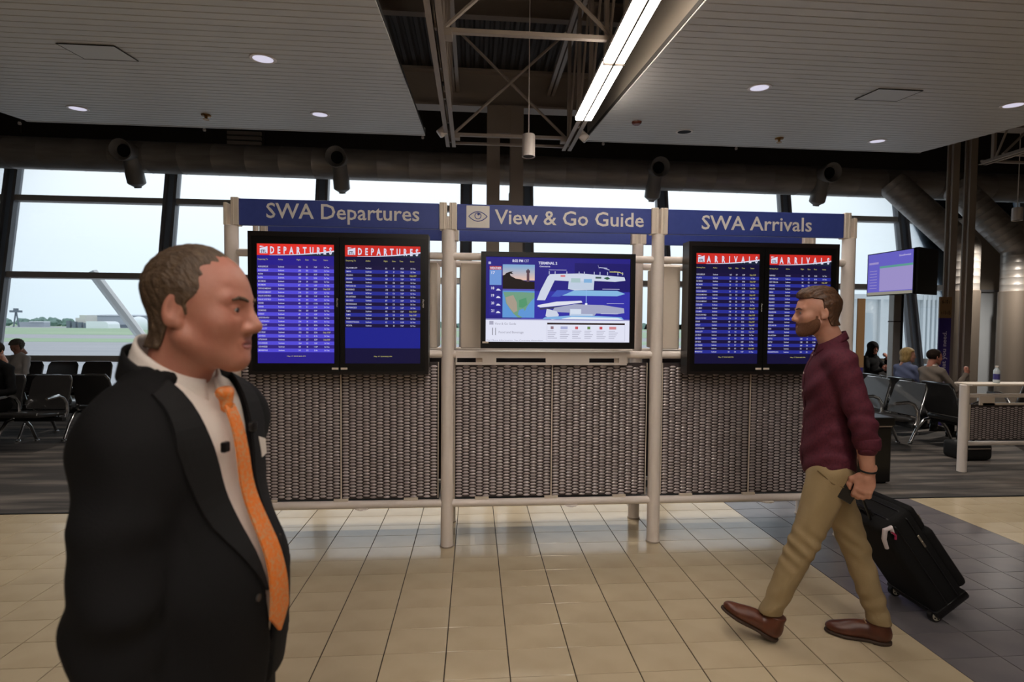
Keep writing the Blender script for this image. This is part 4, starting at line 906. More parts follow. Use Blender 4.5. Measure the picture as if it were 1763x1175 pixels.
def hand_sdf(curl=.5, grip=False):
    """right hand hanging down -z, palm facing -x, thumb to +y (forwards); wrist at the origin"""
    fs = [ell((0, .0, -.052), (.015, .042, .050)), rc((0, -.004, .03), (0, 0, -.02), .026, .026)]
    F = []
    for i, (y, L) in enumerate(((.030, .072), (.010, .080), (-.010, .074), (-.028, .058))):
        c = curl + i * .05; a0 = c * .7; p = Vector((0, y, -.088 + abs(y) * .15)); pts = [p]; ang = a0
        for k, fr in enumerate((.45, .32, .23)):
            p = p + Vector((-math.sin(ang), 0, -math.cos(ang))) * L * fr; pts.append(p); ang += c * 1.05
        F.append(chain([tuple(q) for q in pts], [.0098, .0092, .0085, .0074]))
    th = chain([(0, .030, -.022), (-.012, .052, -.050), (-.020, .056, -.078), (-.028, .050, -.100)], [.014, .0125, .0105, .0085])
    palm = U(.02, *fs)
    d = U(.008, palm, *F); return U(.012, d, th)
m_skin = mat('skin_ruddy', (176, 118, 98), rough=.5, noise=(16.0, .5, (168, 104, 86)), bump=(120, .06), sss=.08)
m_skin2 = mat('skin_fair', (190, 138, 116), rough=.5, noise=(18.0, .5, (180, 124, 102)), sss=.08)
m_hair1 = mat('hair_brown_short', (74, 56, 40), rough=.6, noise=((160, 60, 60), .5, (98, 78, 58)), bump=((300, 90, 90), .6))
m_hair2 = mat('hair_brown', (72, 46, 28), rough=.5, noise=((140, 50, 50), .5, (104, 70, 44)), bump=((260, 70, 70), .7))
m_beard = mat('beard_brown', (112, 70, 46), rough=.7, noise=(260, .5, (136, 92, 64)), bump=(500, .8))
m_jacket = mat('suit_black', (17, 16, 17), rough=.85, spec=.2, bump=(300, .15))
m_jacket2 = mat('suit_lapel', (20, 19, 20), rough=.75, spec=.25)
m_shirt = mat('shirt_white', (216, 204, 194), rough=.7, bump=(240, .1))

def strip(f, ea, eb, nt_, ns_, off, th, ydir=1.0, y0=.45):
    """thin cloth panel between two edge curves in (x, z), dropped onto the field f along -y and thickened"""
    rows = []
    for i in range(nt_ + 1):
        t = i / nt_; a, b = ea(t), eb(t)
        for j in range(ns_ + 1):
            s = j / ns_; rows.append((a[0] + (b[0] - a[0]) * s, y0 * ydir, a[1] + (b[1] - a[1]) * s))
    P = A32(rows)
    for _ in range(40): P[:, 1] -= ydir * np.clip(f(P), -.02, .05)
    P[:, 1] += ydir * off
    Q = P.copy(); Q[:, 1] += ydir * th; n = ns_ + 1; F = []; N = len(P)
    g = lambda i, j: i * n + j
    for i in range(nt_):
        for j in range(ns_):
            F.append((N + g(i, j), N + g(i, j + 1), N + g(i + 1, j + 1), N + g(i + 1, j))); F.append((g(i, j), g(i + 1, j), g(i + 1, j + 1), g(i, j + 1)))
    for i in range(nt_):
        F.append((g(i, 0), N + g(i, 0), N + g(i + 1, 0), g(i + 1, 0))); F.append((g(i, ns_), g(i + 1, ns_), N + g(i + 1, ns_), N + g(i, ns_)))
    for j in range(ns_):
        F.append((g(0, j), g(0, j + 1), N + g(0, j + 1), N + g(0, j))); F.append((g(nt_, j), N + g(nt_, j), N + g(nt_, j + 1), g(nt_, j + 1)))
    return np.concatenate([P, Q]), F
def lerp_path(pts): # piecewise-linear path through (x, z) points
    def f(t):
        s = t * (len(pts) - 1); i = min(int(s), len(pts) - 2); u = s - i
        return (pts[i][0] + (pts[i + 1][0] - pts[i][0]) * u, pts[i][1] + (pts[i + 1][1] - pts[i][1]) * u)
    return f
def collar_mesh(cx, cy, zt, r0, r1, drop, open_, m, parent, tilt=.35, thick=.005, pt=.05, name='collar'):
    """turned-down collar: ring open at the front; zt = back top height"""
    V = []; F = []; n = 40; k = 4
    for layer in (0, 1):
        for i in range(n + 1):
            th = -PI / 2 - open_ - (2 * PI - 2 * open_) * i / n        # starts right of front, goes round the back; front is +y
            th = PI / 2 + open_ + (2 * PI - 2 * open_) * i / n
            c, s = math.cos(th), math.sin(th); front = max(0, s)
            for j in range(k + 1):
                v = j / k; r = r0 + (r1 - r0) * v + (thick if layer else 0); z = zt - tilt * (r0 * s + r0) * 1.0 - drop * v - pt * v * front ** 6
                V.append((cx + r * c, cy + r * s, z))
    N = (n + 1) * (k + 1); g = lambda l, i, j: l * N + i * (k + 1) + j
    for i in range(n):
        for j in range(k):
            F.append((g(1, i, j), g(1, i, j + 1), g(1, i + 1, j + 1), g(1, i + 1, j))); F.append((g(0, i, j), g(0, i + 1, j), g(0, i + 1, j + 1), g(0, i, j + 1)))
        F.append((g(0, i, 0), g(1, i, 0), g(1, i + 1, 0), g(0, i + 1, 0))); F.append((g(0, i, k), g(0, i + 1, k), g(1, i + 1, k), g(1, i, k)))
    for j in range(k):
        F.append((g(0, 0, j), g(0, 0, j + 1), g(1, 0, j + 1), g(1, 0, j))); F.append((g(0, n, j), g(1, n, j), g(1, n, j + 1), g(0, n, j + 1)))
    return raw(name, V, F, m, parent)
def shoe(root_M, parent, m_up, m_sole, tall=.105):
    """lace-up shoe, heel at the origin, toe along +y"""
    up = U(.03, ell((0, .215, .034), (.043, .078, .036)), ell((0, .12, .05), (.040, .10, .048)), ell((0, .045, .05), (.037, .05, .055)), rc((0, .055, .06), (0, .05, tall + .02), .040, .043))
    up = INT(.006, up, FN(lambda x, y, z: .016 - z), FN(lambda x, y, z: z - (tall - .25 * (y - .05))))
    v, f = surf(up, (-.06, -.02, 0), (.06, .32, tall + .06), .005); v = [root_M @ Vector(p) for p in v]
    s = raw('shoe', v, f, m_up, parent)
    so = INT(.004, U(.03, ell((0, .21, .01), (.047, .086, .06)), ell((0, .05, .01), (.040, .056, .06)), rc((0, .06, .01), (0, .2, .01), .036, .042)), FN(lambda x, y, z: z - .018), FN(lambda x, y, z: -z + np.where(y < .085, 0, .004)))
    v, f = surf(so, (-.06, -.02, -.01), (.06, .32, .04), .005); raw('sole', [root_M @ Vector(p) for p in v], f, m_sole, s)
    for k in range(3):
        yy = .135 - .022 * k; zz = .088 + .012 * k
        MB().tube([root_M @ Vector(p) for p in ((-.022, yy, zz - .004), (0, yy + .006, zz + .006), (.022, yy, zz - .004))], .0028, 6).build('lace', mat('lace_tan', (176, 140, 104), rough=.7), s, world=False)
    return s

def person_root(label, x, y, fx, fy): return thing('person', label, 'person', (x, y, 0), math.atan2(-fx, fy))
def ysurf(f, x, z, y0=.45):
    P = A32([(x, y0, z)])
    for _ in range(60): P[:, 1] -= f(P)
    return float(P[0, 1])
sst = lambda t: np.clip(t, 0, 1) ** 2 * (3 - 2 * np.clip(t, 0, 1))

# ------------------------------------------------------------------ man in the dark suit
man = person_root('man in a black suit with an orange patterned tie, walking close by', -.557, 1.05, 1.0, -.20)
HM = Matrix.Translation((0, .026, 1.657)) @ Matrix.Rotation(math.radians(11), 4, 'Z') @ Matrix.Rotation(math.radians(-2), 4, 'X') @ Matrix.Diagonal((1.0, .95, 1.0, 1.0))
hd = U(.03, head_sdf(1.06, 1.12, .004), rc((0, -.030, -.055), (0, -.055, -.20), .056, .062))
torso = U(.06, ell((0, -.018, 1.32), (.190, .112, .20)), ell((0, .008, 1.09), (.182, .158, .22)), ell((0, -.002, .93), (.187, .150, .20)), rc((-.128, -.028, 1.425), (.118, -.022, 1.42), .060), rc((0, -.04, 1.522), (.125, -.022, 1.428), .048, .056), rc((0, -.04, 1.522), (-.14, -.03, 1.436), .048, .056))
armR = chain([(.140, .006, 1.395), (.176, .012, 1.29), (.202, .024, 1.16), (.200, .050, .90)], [.060, .065, .063, .053]); armL = chain([(-.168, -.03, 1.410), (-.235, -.075, 1.17), (-.225, -.06, .92)], [.070, .060, .050])
sets = [(lambda v, f: (A32([HM @ Vector(p) for p in v]), f))(*surf(hd, (-.10, -.17, -.20), (.10, .14, .14), .0032))]
for s, w_ in ((1, (.199, .058, .865)), (-1, (-.224, -.058, .885))):
    h_ = hand_sdf(.5); h_ = h_ if s > 0 else MIR(h_); v, f = surf(h_, (-.09, -.07, -.20), (.09, .09, .05), .006); sets.append((v + A32(w_), f))
sets.append(surf(OFF(torso, -.03), (-.25, -.2, .85), (.25, .2, 1.6), .02))
body = joined('body', sets, m_skin, man)
eyes_mesh(HM, man); lips(HM, man, 1.06)
cran = OFF(U(.03, ell((0, -.012, .036), (.074, .095, .083)), ell((0, .030, -.018), (.060, .066, .086)), rc((0, -.030, -.055), (0, -.04, -.09), .058)), .0055)
cran = WR(cran, lambda x, y, z: .0052 * sst((y - .0) / .06))
hair = INT(.004, cran, FN(lambda x, y, z: y - (.010 + .026 * sst((z - .005) / .03) + .050 * sst((z - .070) / .030) - .9 * np.maximum(np.abs(x) - .030, 0) * sst((z - .060) / .03))), FN(lambda x, y, z: (-.016 - .062 * sst((-.020 - y) / .03)) - z))
hair = WR(hair, lambda x, y, z: .0012 * np.sin(x * 330 + y * 60) * np.sin(y * 150 + z * 120))
v, f = surf(hair, (-.10, -.13, -.12), (.10, .12, .14), .0035); raw('hair', [HM @ Vector(p) for p in v], f, m_hair1, man)
for s in (-1, 1):
    MB().tube([HM @ Vector((s * x_, ysurf(hd, s * x_, z_) + .0008, z_)) for x_, z_ in ((.012, .0175), (.022, .0215), (.034, .0225), (.047, .0185))], [.0026, .0036, .0036, .002], 6).build('eyebrow', m_hair1, man, smooth=True, world=False)
wv = lambda z: np.interp(z, [.85, 1.0, 1.06, 1.15, 1.3, 1.4, 1.5, 1.56], [.001, .002, .012, .024, .042, .060, .084, .094])
jk = U(.03, OFF(torso, .006), armR, armL)
jk = WR(jk, lambda x, y, z: .0035 * np.sin(z * 62 + y * 30 + x * 18) * np.exp(-((z - 1.17) / .12) ** 2) * (np.abs(x) > .17) + .0025 * np.sin(z * 38 + y * 45) * (np.abs(x) > .12))
jk = SUB(.006, jk, FN(lambda x, y, z: np.maximum(np.maximum(np.abs(x) - wv(z), .02 - y), -(z - .8))))
jk = SUB(.006, jk, rc((0, -.045, 1.52), (0, .02, 1.64), .072, .08))
jk = INT(.008, jk, FN(lambda x, y, z: (.895 + .02 * np.cos(x * 12) + .05 * np.maximum(0, .05 - np.abs(x))) - z))
part('jacket', jk, (-.36, -.2, .85), (.36, .24, 1.60), .0075, m_jacket, man)
jack = man.children[-1]
part('shirt', INT(.01, OFF(torso, -.004), FN(lambda x, y, z: np.maximum(np.abs(x) - .12, -.02 - y)), FN(lambda x, y, z: .95 - z)), (-.16, -.1, .92), (.16, .22, 1.60), .0075, m_shirt, man)
collar_mesh(0, -.026, 1.606, .066, .080, .046, .20, m_shirt, man, tilt=.66, pt=.040)
collar_mesh(0, -.034, 1.588, .080, .090, .048, 1.05, m_jacket2, man, tilt=.52, pt=.0, name='jacket_collar')
jf = OFF(U(.03, torso), .006)
for s in (1, -1):
    ins = lerp_path([(s * .082, 1.525), (s * .058, 1.40), (s * .041, 1.28), (s * .022, 1.12)])
    out = lerp_path([(s * .122, 1.505), (s * .128, 1.41), (s * .086, 1.26), (s * .026, 1.12)])
    v, f = strip(jf, ins, out, 18, 5, .001, .006); raw('lapel', v, f, m_jacket2, jack, False)
m_tie = mat('tie_orange', (212, 112, 34), rough=.55, noise=(150.0, .5, (186, 146, 108)), bump=(160, .2))
tf = OFF(torso, .007)
tie_l = lerp_path([(-.014, 1.470), (-.016, 1.40), (-.019, 1.28), (-.024, 1.16), (-.030, 1.065), (-.002, 1.028)]); tie_r = lerp_path([(.014, 1.470), (.016, 1.40), (.019, 1.28), (.024, 1.16), (.030, 1.065), (.002, 1.028)])
v, f = strip(tf, tie_l, tie_r, 30, 6, .010, .005); tie = raw('tie', v, f, m_tie, man, False)
yk = ysurf(tf, 0, 1.47)
part('tie_knot', U(.008, rc((-.010, yk + .004, 1.494), (.010, yk + .004, 1.494), .011), rc((0, yk + .006, 1.488), (0, yk + .008, 1.464), .014, .011)), (-.04, yk - .03, 1.43), (.04, yk + .05, 1.54), .004, m_tie, tie)
for x, z in ((-.045, 1.10), (.045, 1.115), (-.05, 1.19)):
    yb = ysurf(jf, x, z); MB().lathe([(.007, 0), (.007, .003)], 10, M=Matrix.Translation((x, yb + .002, z)) @ Matrix.Rotation(-PI / 2, 4, 'X')).build('button', mat('button_dark', (60, 58, 56), rough=.25), jack, world=False)
yb = ysurf(jf, -.105, 1.36); v, f = strip(jf, lerp_path([(-.078, 1.39), (-.082, 1.345)]), lerp_path([(-.122, 1.375), (-.118, 1.345)]), 4, 4, .006, .002); raw('pocket_card', v, f, m_shirt, jack, False)
for x, z in ((-.060, 1.415), (.036, 1.395)):
    yb = ysurf(jf, x, z); MB().rbox(x - .008, x + .008, yb + .003, yb + .014, z - .010, z + .010, .003, 2).build('clip', m_black, jack, world=False)
part('trousers', U(.05, ell((0, 0, .93), (.16, .12, .10)), chain([(.09, 0, .90), (.10, .02, .50), (.10, -.01, .10)], [.10, .075, .062]), chain([(-.09, 0, .90), (-.10, .02, .50), (-.10, -.01, .10)], [.10, .075, .062])), (-.22, -.16, .02), (.22, .16, 1.06), .014, m_jacket, man)
for s in (-1, 1): shoe(Matrix.Translation((s * .10, -.06, 0)), man, m_black, m_blackm)

# ------------------------------------------------------------------ man in the burgundy shirt
AH = math.radians(23)
guy = person_root('bearded man in a burgundy shirt and khaki trousers striding past the arrivals board', 1.804, 2.474, -math.cos(AH), math.sin(AH))
HG = Matrix.Translation((0, .060, 1.705)) @ Matrix.Rotation(math.radians(4), 4, 'Z') @ Matrix.Rotation(math.radians(-3), 4, 'X')
hd = U(.03, head_sdf(1.0, 1.0, 0), rc((0, -.030, -.055), (0, -.075, -.20), .054, .060))
sets = [(lambda v, f: (A32([HG @ Vector(p) for p in v]), f))(*surf(hd, (-.10, -.17, -.20), (.10, .14, .14), .004))]
WL = Vector((-.195, -.128, .945)); WRt = Vector((.235, -.175, .925))
fore_l = chain([(-.205, -.105, 1.12), tuple(WL)], [.042, .028]); v, f = surf(fore_l, (-.28, -.2, .90), (-.13, -.03, 1.2), .006); sets.append((v, f))
HL = Matrix.Translation(WL) @ Matrix.Rotation(math.radians(12), 4, 'X') @ Matrix.Rotation(math.radians(-14), 4, 'Z')
v, f = surf(MIR(hand_sdf(.55)), (-.09, -.07, -.20), (.09, .09, .05), .0042); sets.append((A32([HL @ Vector(p) for p in v]), f))
HR = Matrix.Translation(WRt) @ Matrix.Rotation(math.radians(15), 4, 'X')
v, f = surf(hand_sdf(1.25), (-.09, -.07, -.20), (.09, .09, .05), .005); sets.append((A32([HR @ Vector(p) for p in v]), f))
gt_ = U(.05, ell((0, .005, 1.33), (.165, .105, .19)), ell((0, .0, 1.11), (.150, .104, .19)), ell((0, -.008, .96), (.162, .118, .15)), rc((-.135, -.02, 1.455), (.135, -.02, 1.455), .052), rc((0, -.02, 1.53), (.135, -.02, 1.462), .046, .05), rc((0, -.02, 1.53), (-.135, -.02, 1.462), .046, .05))
sets.append(surf(OFF(gt_, -.03), (-.2, -.16, .9), (.2, .16, 1.56), .02))
joined('body', sets, m_skin2, guy); eyes_mesh(HG, guy)
cr2 = U(.03, ell((0, -.012, .036), (.074, .095, .083)), ell((0, .030, -.018), (.060, .066, .086)), rc((0, -.030, -.055), (0, -.04, -.09), .056))
top = U(.025, WR(OFF(cr2, .0085), lambda x, y, z: .006 * sst((y - .0) / .05) * sst((.07 - z) / .03)), ell((0, .046, .094), (.050, .044, .026)), ell((0, -.01, .103), (.058, .07, .028)))
hair = INT(.008, top, FN(lambda x, y, z: y - (.008 + .095 * sst((z - .058) / .025) - .35 * np.maximum(np.abs(x) - .03, 0))), FN(lambda x, y, z: (-.010 - .062 * sst((-.020 - y) / .03)) - z))
hair = WR(hair, lambda x, y, z: .0022 * np.sin(x * 190 + z * 80) * np.sin(y * 70 + z * 50))
v, f = surf(hair, (-.10, -.13, -.12), (.10, .13, .15), .004); raw('hair', [HG @ Vector(p) for p in v], f, m_hair2, guy)
bd = INT(.006, OFF(head_sdf(1.0, .8, 0), .0035), FN(lambda x, y, z: z - (-.050 + .55 * np.maximum(.060 - y, 0))), FN(lambda x, y, z: .004 - y), FN(lambda x, y, z: z - (-.036)), FN(lambda x, y, z: -.125 - z))
bd = U(.006, bd, INT(.004, OFF(ell((0, .030, -.012), (.059, .062, .088)), .0075), FN(lambda x, y, z: np.maximum(y - .026, .000 - y)), FN(lambda x, y, z: np.maximum(z - .005, -.06 - z))))
bd = SUB(.003, bd, ell((0, .10, -.0675), (.018, .02, .0075)))
v, f = surf(bd, (-.09, -.02, -.14), (.09, .13, .02), .004); raw('beard', [HG @ Vector(p) for p in v], f, m_beard, guy)
for s in (-1, 1): MB().tube([HG @ Vector((s * x_, ysurf(hd, s * x_, z_) + .0008, z_)) for x_, z_ in ((.012, .0175), (.022, .0215), (.034, .0225), (.047, .0185))], [.0032, .0042, .0042, .0024], 6).build('eyebrow', m_hair2, guy, smooth=True, world=False)
m_burg = mat('shirt_burgundy', (88, 34, 48), rough=.8, spec=.3, noise=((120, 120, 90), .5, (70, 26, 40)), bump=(260, .1))
slL = chain([(-.158, -.02, 1.452), (-.207, -.098, 1.18), (-.202, -.118, 1.075)], [.064, .056, .050]); slR = chain([(.158, -.02, 1.452), (.222, -.115, 1.18), (.230, -.145, 1.05)], [.064, .056, .050])
sh = U(.028, OFF(gt_, .004), slL, slR)
sh = WR(sh, lambda x, y, z: .0040 * np.sin(z * 55 + y * 28 + x * 22) * np.sin(y * 26 + z * 9) + .0030 * np.sin(z * 90 + x * 60) * (np.abs(x) > .15) * (z < 1.25))
sh = SUB(.006, sh, rc((0, -.01, 1.515), (0, .04, 1.63), .062, .07))
sh = INT(.006, sh, FN(lambda x, y, z: np.where(np.abs(x) < .175, .855 + .055 * np.exp(-((y + .0) / .06) ** 2) * (np.abs(x) > .04), 0) - z))
part('shirt', sh, (-.30, -.22, .83), (.30, .17, 1.57), .0065, m_burg, guy); SHG = guy.children[-1]
for c, a in ((slL, (-.202, -.118, 1.072)), (slR, (.230, -.146, 1.047))):
    q = MB(); q.tube([(a[0], a[1] - .004, a[2] - .012), (a[0], a[1] - .003, a[2] + .004), (a[0] - .001, a[1] + .002, a[2] + .035), (a[0] - .001, a[1] + .003, a[2] + .045)], [.050, .055, .056, .052], 18); q.build('cuff', m_burg, SHG, smooth='all', world=False)
collar_mesh(0, -.005, 1.612, .060, .074, .036, .24, m_burg, guy, tilt=.62, pt=.030)
for k in range(7):
    z = 1.485 - k * .093; yb = ysurf(OFF(gt_, .004), 0, z); MB().lathe([(.0055, 0), (.0055, .0025)], 10, M=Matrix.Translation((0, yb + .003, z)) @ Matrix.Rotation(-PI / 2, 4, 'X')).build('button', m_shirt, SHG, world=False)
v, f = strip(OFF(gt_, .004), lerp_path([(-.017, 1.50), (-.017, .90)]), lerp_path([(.017, 1.50), (.017, .90)]), 24, 2, .0, .0025); raw('placket', v, f, m_burg, SHG, False)
m_khaki = mat('trousers_khaki', (156, 134, 98), rough=.85, noise=(7.0, .4, (146, 124, 88)), bump=(200, .12))
near = chain([(-.080, -.005, .90), (-.088, .105, .545), (-.088, .258, .135)], [.096, .068, .053]); far_ = chain([(.080, -.010, .90), (.088, -.165, .480), (.088, -.282, .115)], [.096, .066, .053])
tr = U(.035, ell((0, -.012, .915), (.150, .112, .10)), near, far_)
tr = WR(tr, lambda x, y, z: .0042 * np.sin(z * 85 - y * 60) * np.exp(-((z - .52) / .10) ** 2) + .004 * np.sin(z * 70 + y * 40) * np.exp(-((z - .19) / .09) ** 2) + .0025 * np.sin(z * 30 + y * 55 + x * 20))
tr = INT(.006, tr, FN(lambda x, y, z: np.where(y > 0, .150, .105) - z))
part('trousers', tr, (-.22, -.37, .05), (.22, .36, 1.02), .0065, m_khaki, guy); TRG = guy.children[-1]
q = MB(); pts = [(-.150, .075, .925), (-.166, .045, .905), (-.172, .010, .875), (-.166, -.045, .855)]
P = A32(pts)
for _ in range(30):
    d = tr(P); e0 = .002; G = np.stack([tr(P + A32([e0 * (i == j) for j in range(3)])) - d for i in range(3)], 1) / e0; P = P - d[:, None] * G / ((G * G).sum(1, keepdims=True) + 1e-4)
q.tube([tuple(p) for p in P], .0035, 6); q.build('pocket_seam', mat('khaki_dark', (112, 90, 56), rough=.9), TRG, smooth=True, world=False)
m_lea = mat('shoe_leather', (96, 50, 30), rough=.38, noise=(12., .5, (74, 36, 22)), spec=.5); m_sol = mat('shoe_sole', (58, 40, 28), rough=.7)
shoe(Matrix.Translation((-.088, .222, .006)) @ Matrix.Rotation(math.radians(24), 4, 'X'), guy, m_lea, m_sol, .125)
shoe(Matrix.Translation((.088, -.335, .0)) @ Matrix.Rotation(math.radians(0), 4, 'X') @ Matrix.Rotation(math.radians(-4), 4, 'Z'), guy, m_lea, m_sol, .125)
q = MB(); ci = [(WL.x + .033 * math.cos(t), WL.y + .031 * math.sin(t), WL.z + .012 + .003 * math.cos(t)) for t in np.linspace(0, 2 * PI, 25)]; q.tube(ci, .0045, 8); q.build('bracelet', m_blackm, guy, smooth=True, world=False)

def to_world(o, p): return Matrix.Translation(o.location) @ Matrix.Rotation(o.rotation_euler.z, 4, 'Z') @ Vector(p)
# phone in the swinging hand
pw = to_world(guy, (HL @ Vector((.030, .040, -.105)))); ph = thing('phone', 'black phone held in the swinging hand of the bearded man', 'phone', pw, guy.rotation_euler.z)
MB().rbox(-.005, .005, -.030, .042, -.065, .055, .004, 2, M=Matrix.Rotation(.5, 4, 'X')).build('case', m_black, ph, world=False); MB().rbox(.0051, .0058, -.026, .038, -.060, .050, .0003, 1, M=Matrix.Rotation(.5, 4, 'X')).build('glass', mat('phone_glass', (20, 22, 26), rough=.08), ph, world=False)

# ------------------------------------------------------------------ suitcase
case = thing('suitcase', 'black soft-sided wheeled suitcase pulled behind the bearded man', 'suitcase', (2.56, 2.74, 0))
TI = math.radians(-36); CM = Matrix.Translation((2.56, 2.74, .035)) @ Matrix.Rotation(TI, 4, 'Y')     # local z runs up the case, x out of its front
m_case = mat('case_fabric', (17, 16, 16), rough=.8, spec=.3, bump=(300, .3)); m_zip = mat('zip_pull', (150, 140, 124), rough=.4, metal=.6)
q = MB(); q.rbox(-.005, .20, -.17, .17, .02, .62, .035, 4, M=CM); b = q.build('shell', m_case, case, smooth=True)
q = MB(); q.rbox(.19, .255, -.155, .155, .04, .44, .028, 3, M=CM); q.build('front_pocket', m_case, case, smooth=True)
q = MB(); q.rbox(.19, .235, -.150, .150, .45, .60, .02, 3, M=CM); q.build('top_pocket', m_case, case, smooth=True)
for z0 in (.012,): MB().rbox(-.01, .21, -.175, .175, -.01, .04, .015, 2, M=CM).build('base_tray', m_black, case, smooth=True)
for xx in (.075, .15): MB().tube([CM @ Vector((xx, y, z)) for y, z in ((-.1725, .05), (-.1725, .58), (-.14, .622), (.14, .622), (.1725, .58), (.1725, .05))], .0045, 6).build('zip_track', m_black, case)
for (x, y, z) in ((.15, -.176, .47), (.15, -.176, .43), (.258, -.10, .40), (.24, -.12, .52)):
    MB().rbox(x - .006, x + .006, y - .004, y + .002, z - .04, z, .002, 1, M=CM).build('zip_pull', m_zip, case)
for s in (-1, 1):
    c = Vector((2.56, 2.74 + s * .135, .036)); MX = Matrix.Translation(c) @ Matrix.Rotation(PI / 2, 4, 'X')
    w = MB().lathe([(.028, -.014), (.036, -.012), (.036, .012), (.028, .014)], 20, M=MX).build('wheel', m_black, case, smooth=True)
    MB().lathe([(.024, .013), (.026, .0155), (.010, .018)], 18, M=MX).build('hub', mat('wheel_hub', (176, 168, 150), rough=.4), w)
    for k in range(5): MB().lathe([(.0045, .0165), (.0045, .0185)], 8, M=MX @ Matrix.Translation((.0165 * math.cos(k * 1.257), .0165 * math.sin(k * 1.257), 0))).build('hub_hole', m_blackm, w)
gp = to_world(guy, HR @ Vector((-.030, .0, -.105))); t0 = [CM @ Vector((.03, s * .07, .62)) for s in (-1, 1)]
for k, s in enumerate((-1, 1)): MB().tube([t0[k], (gp.x + .01, gp.y + s * .055, gp.z - .01)], .007, 8).build('handle_tube', m_black, case)
MB().tube([(gp.x, gp.y - .06, gp.z), (gp.x, gp.y + .06, gp.z)], .011, 10).build('handle_grip', m_black, case)
MB().tube([CM @ Vector(p) for p in ((.06, -.06, .62), (.06, -.05, .65), (.06, .05, .65), (.06, .06, .62))], .009, 8).build('top_handle', m_black, case)
q = MB(); q.tube([CM @ Vector(p) for p in ((-.03, -.176, .52), (-.02, -.186, .58), (.01, -.19, .62), (.045, -.188, .61), (.04, -.184, .575))], [.010, .012, .013, .012, .009], 10); q.build('luggage_tag', mat('tag_white', (216, 204, 204), rough=.5), case, smooth=True)
MB().tube([CM @ Vector(p) for p in ((.035, -.19, .59), (.042, -.19, .56), (.03, -.188, .54))], .006, 8).build('tag_loop', mat('tag_pink', (176, 40, 88), rough=.5), case)

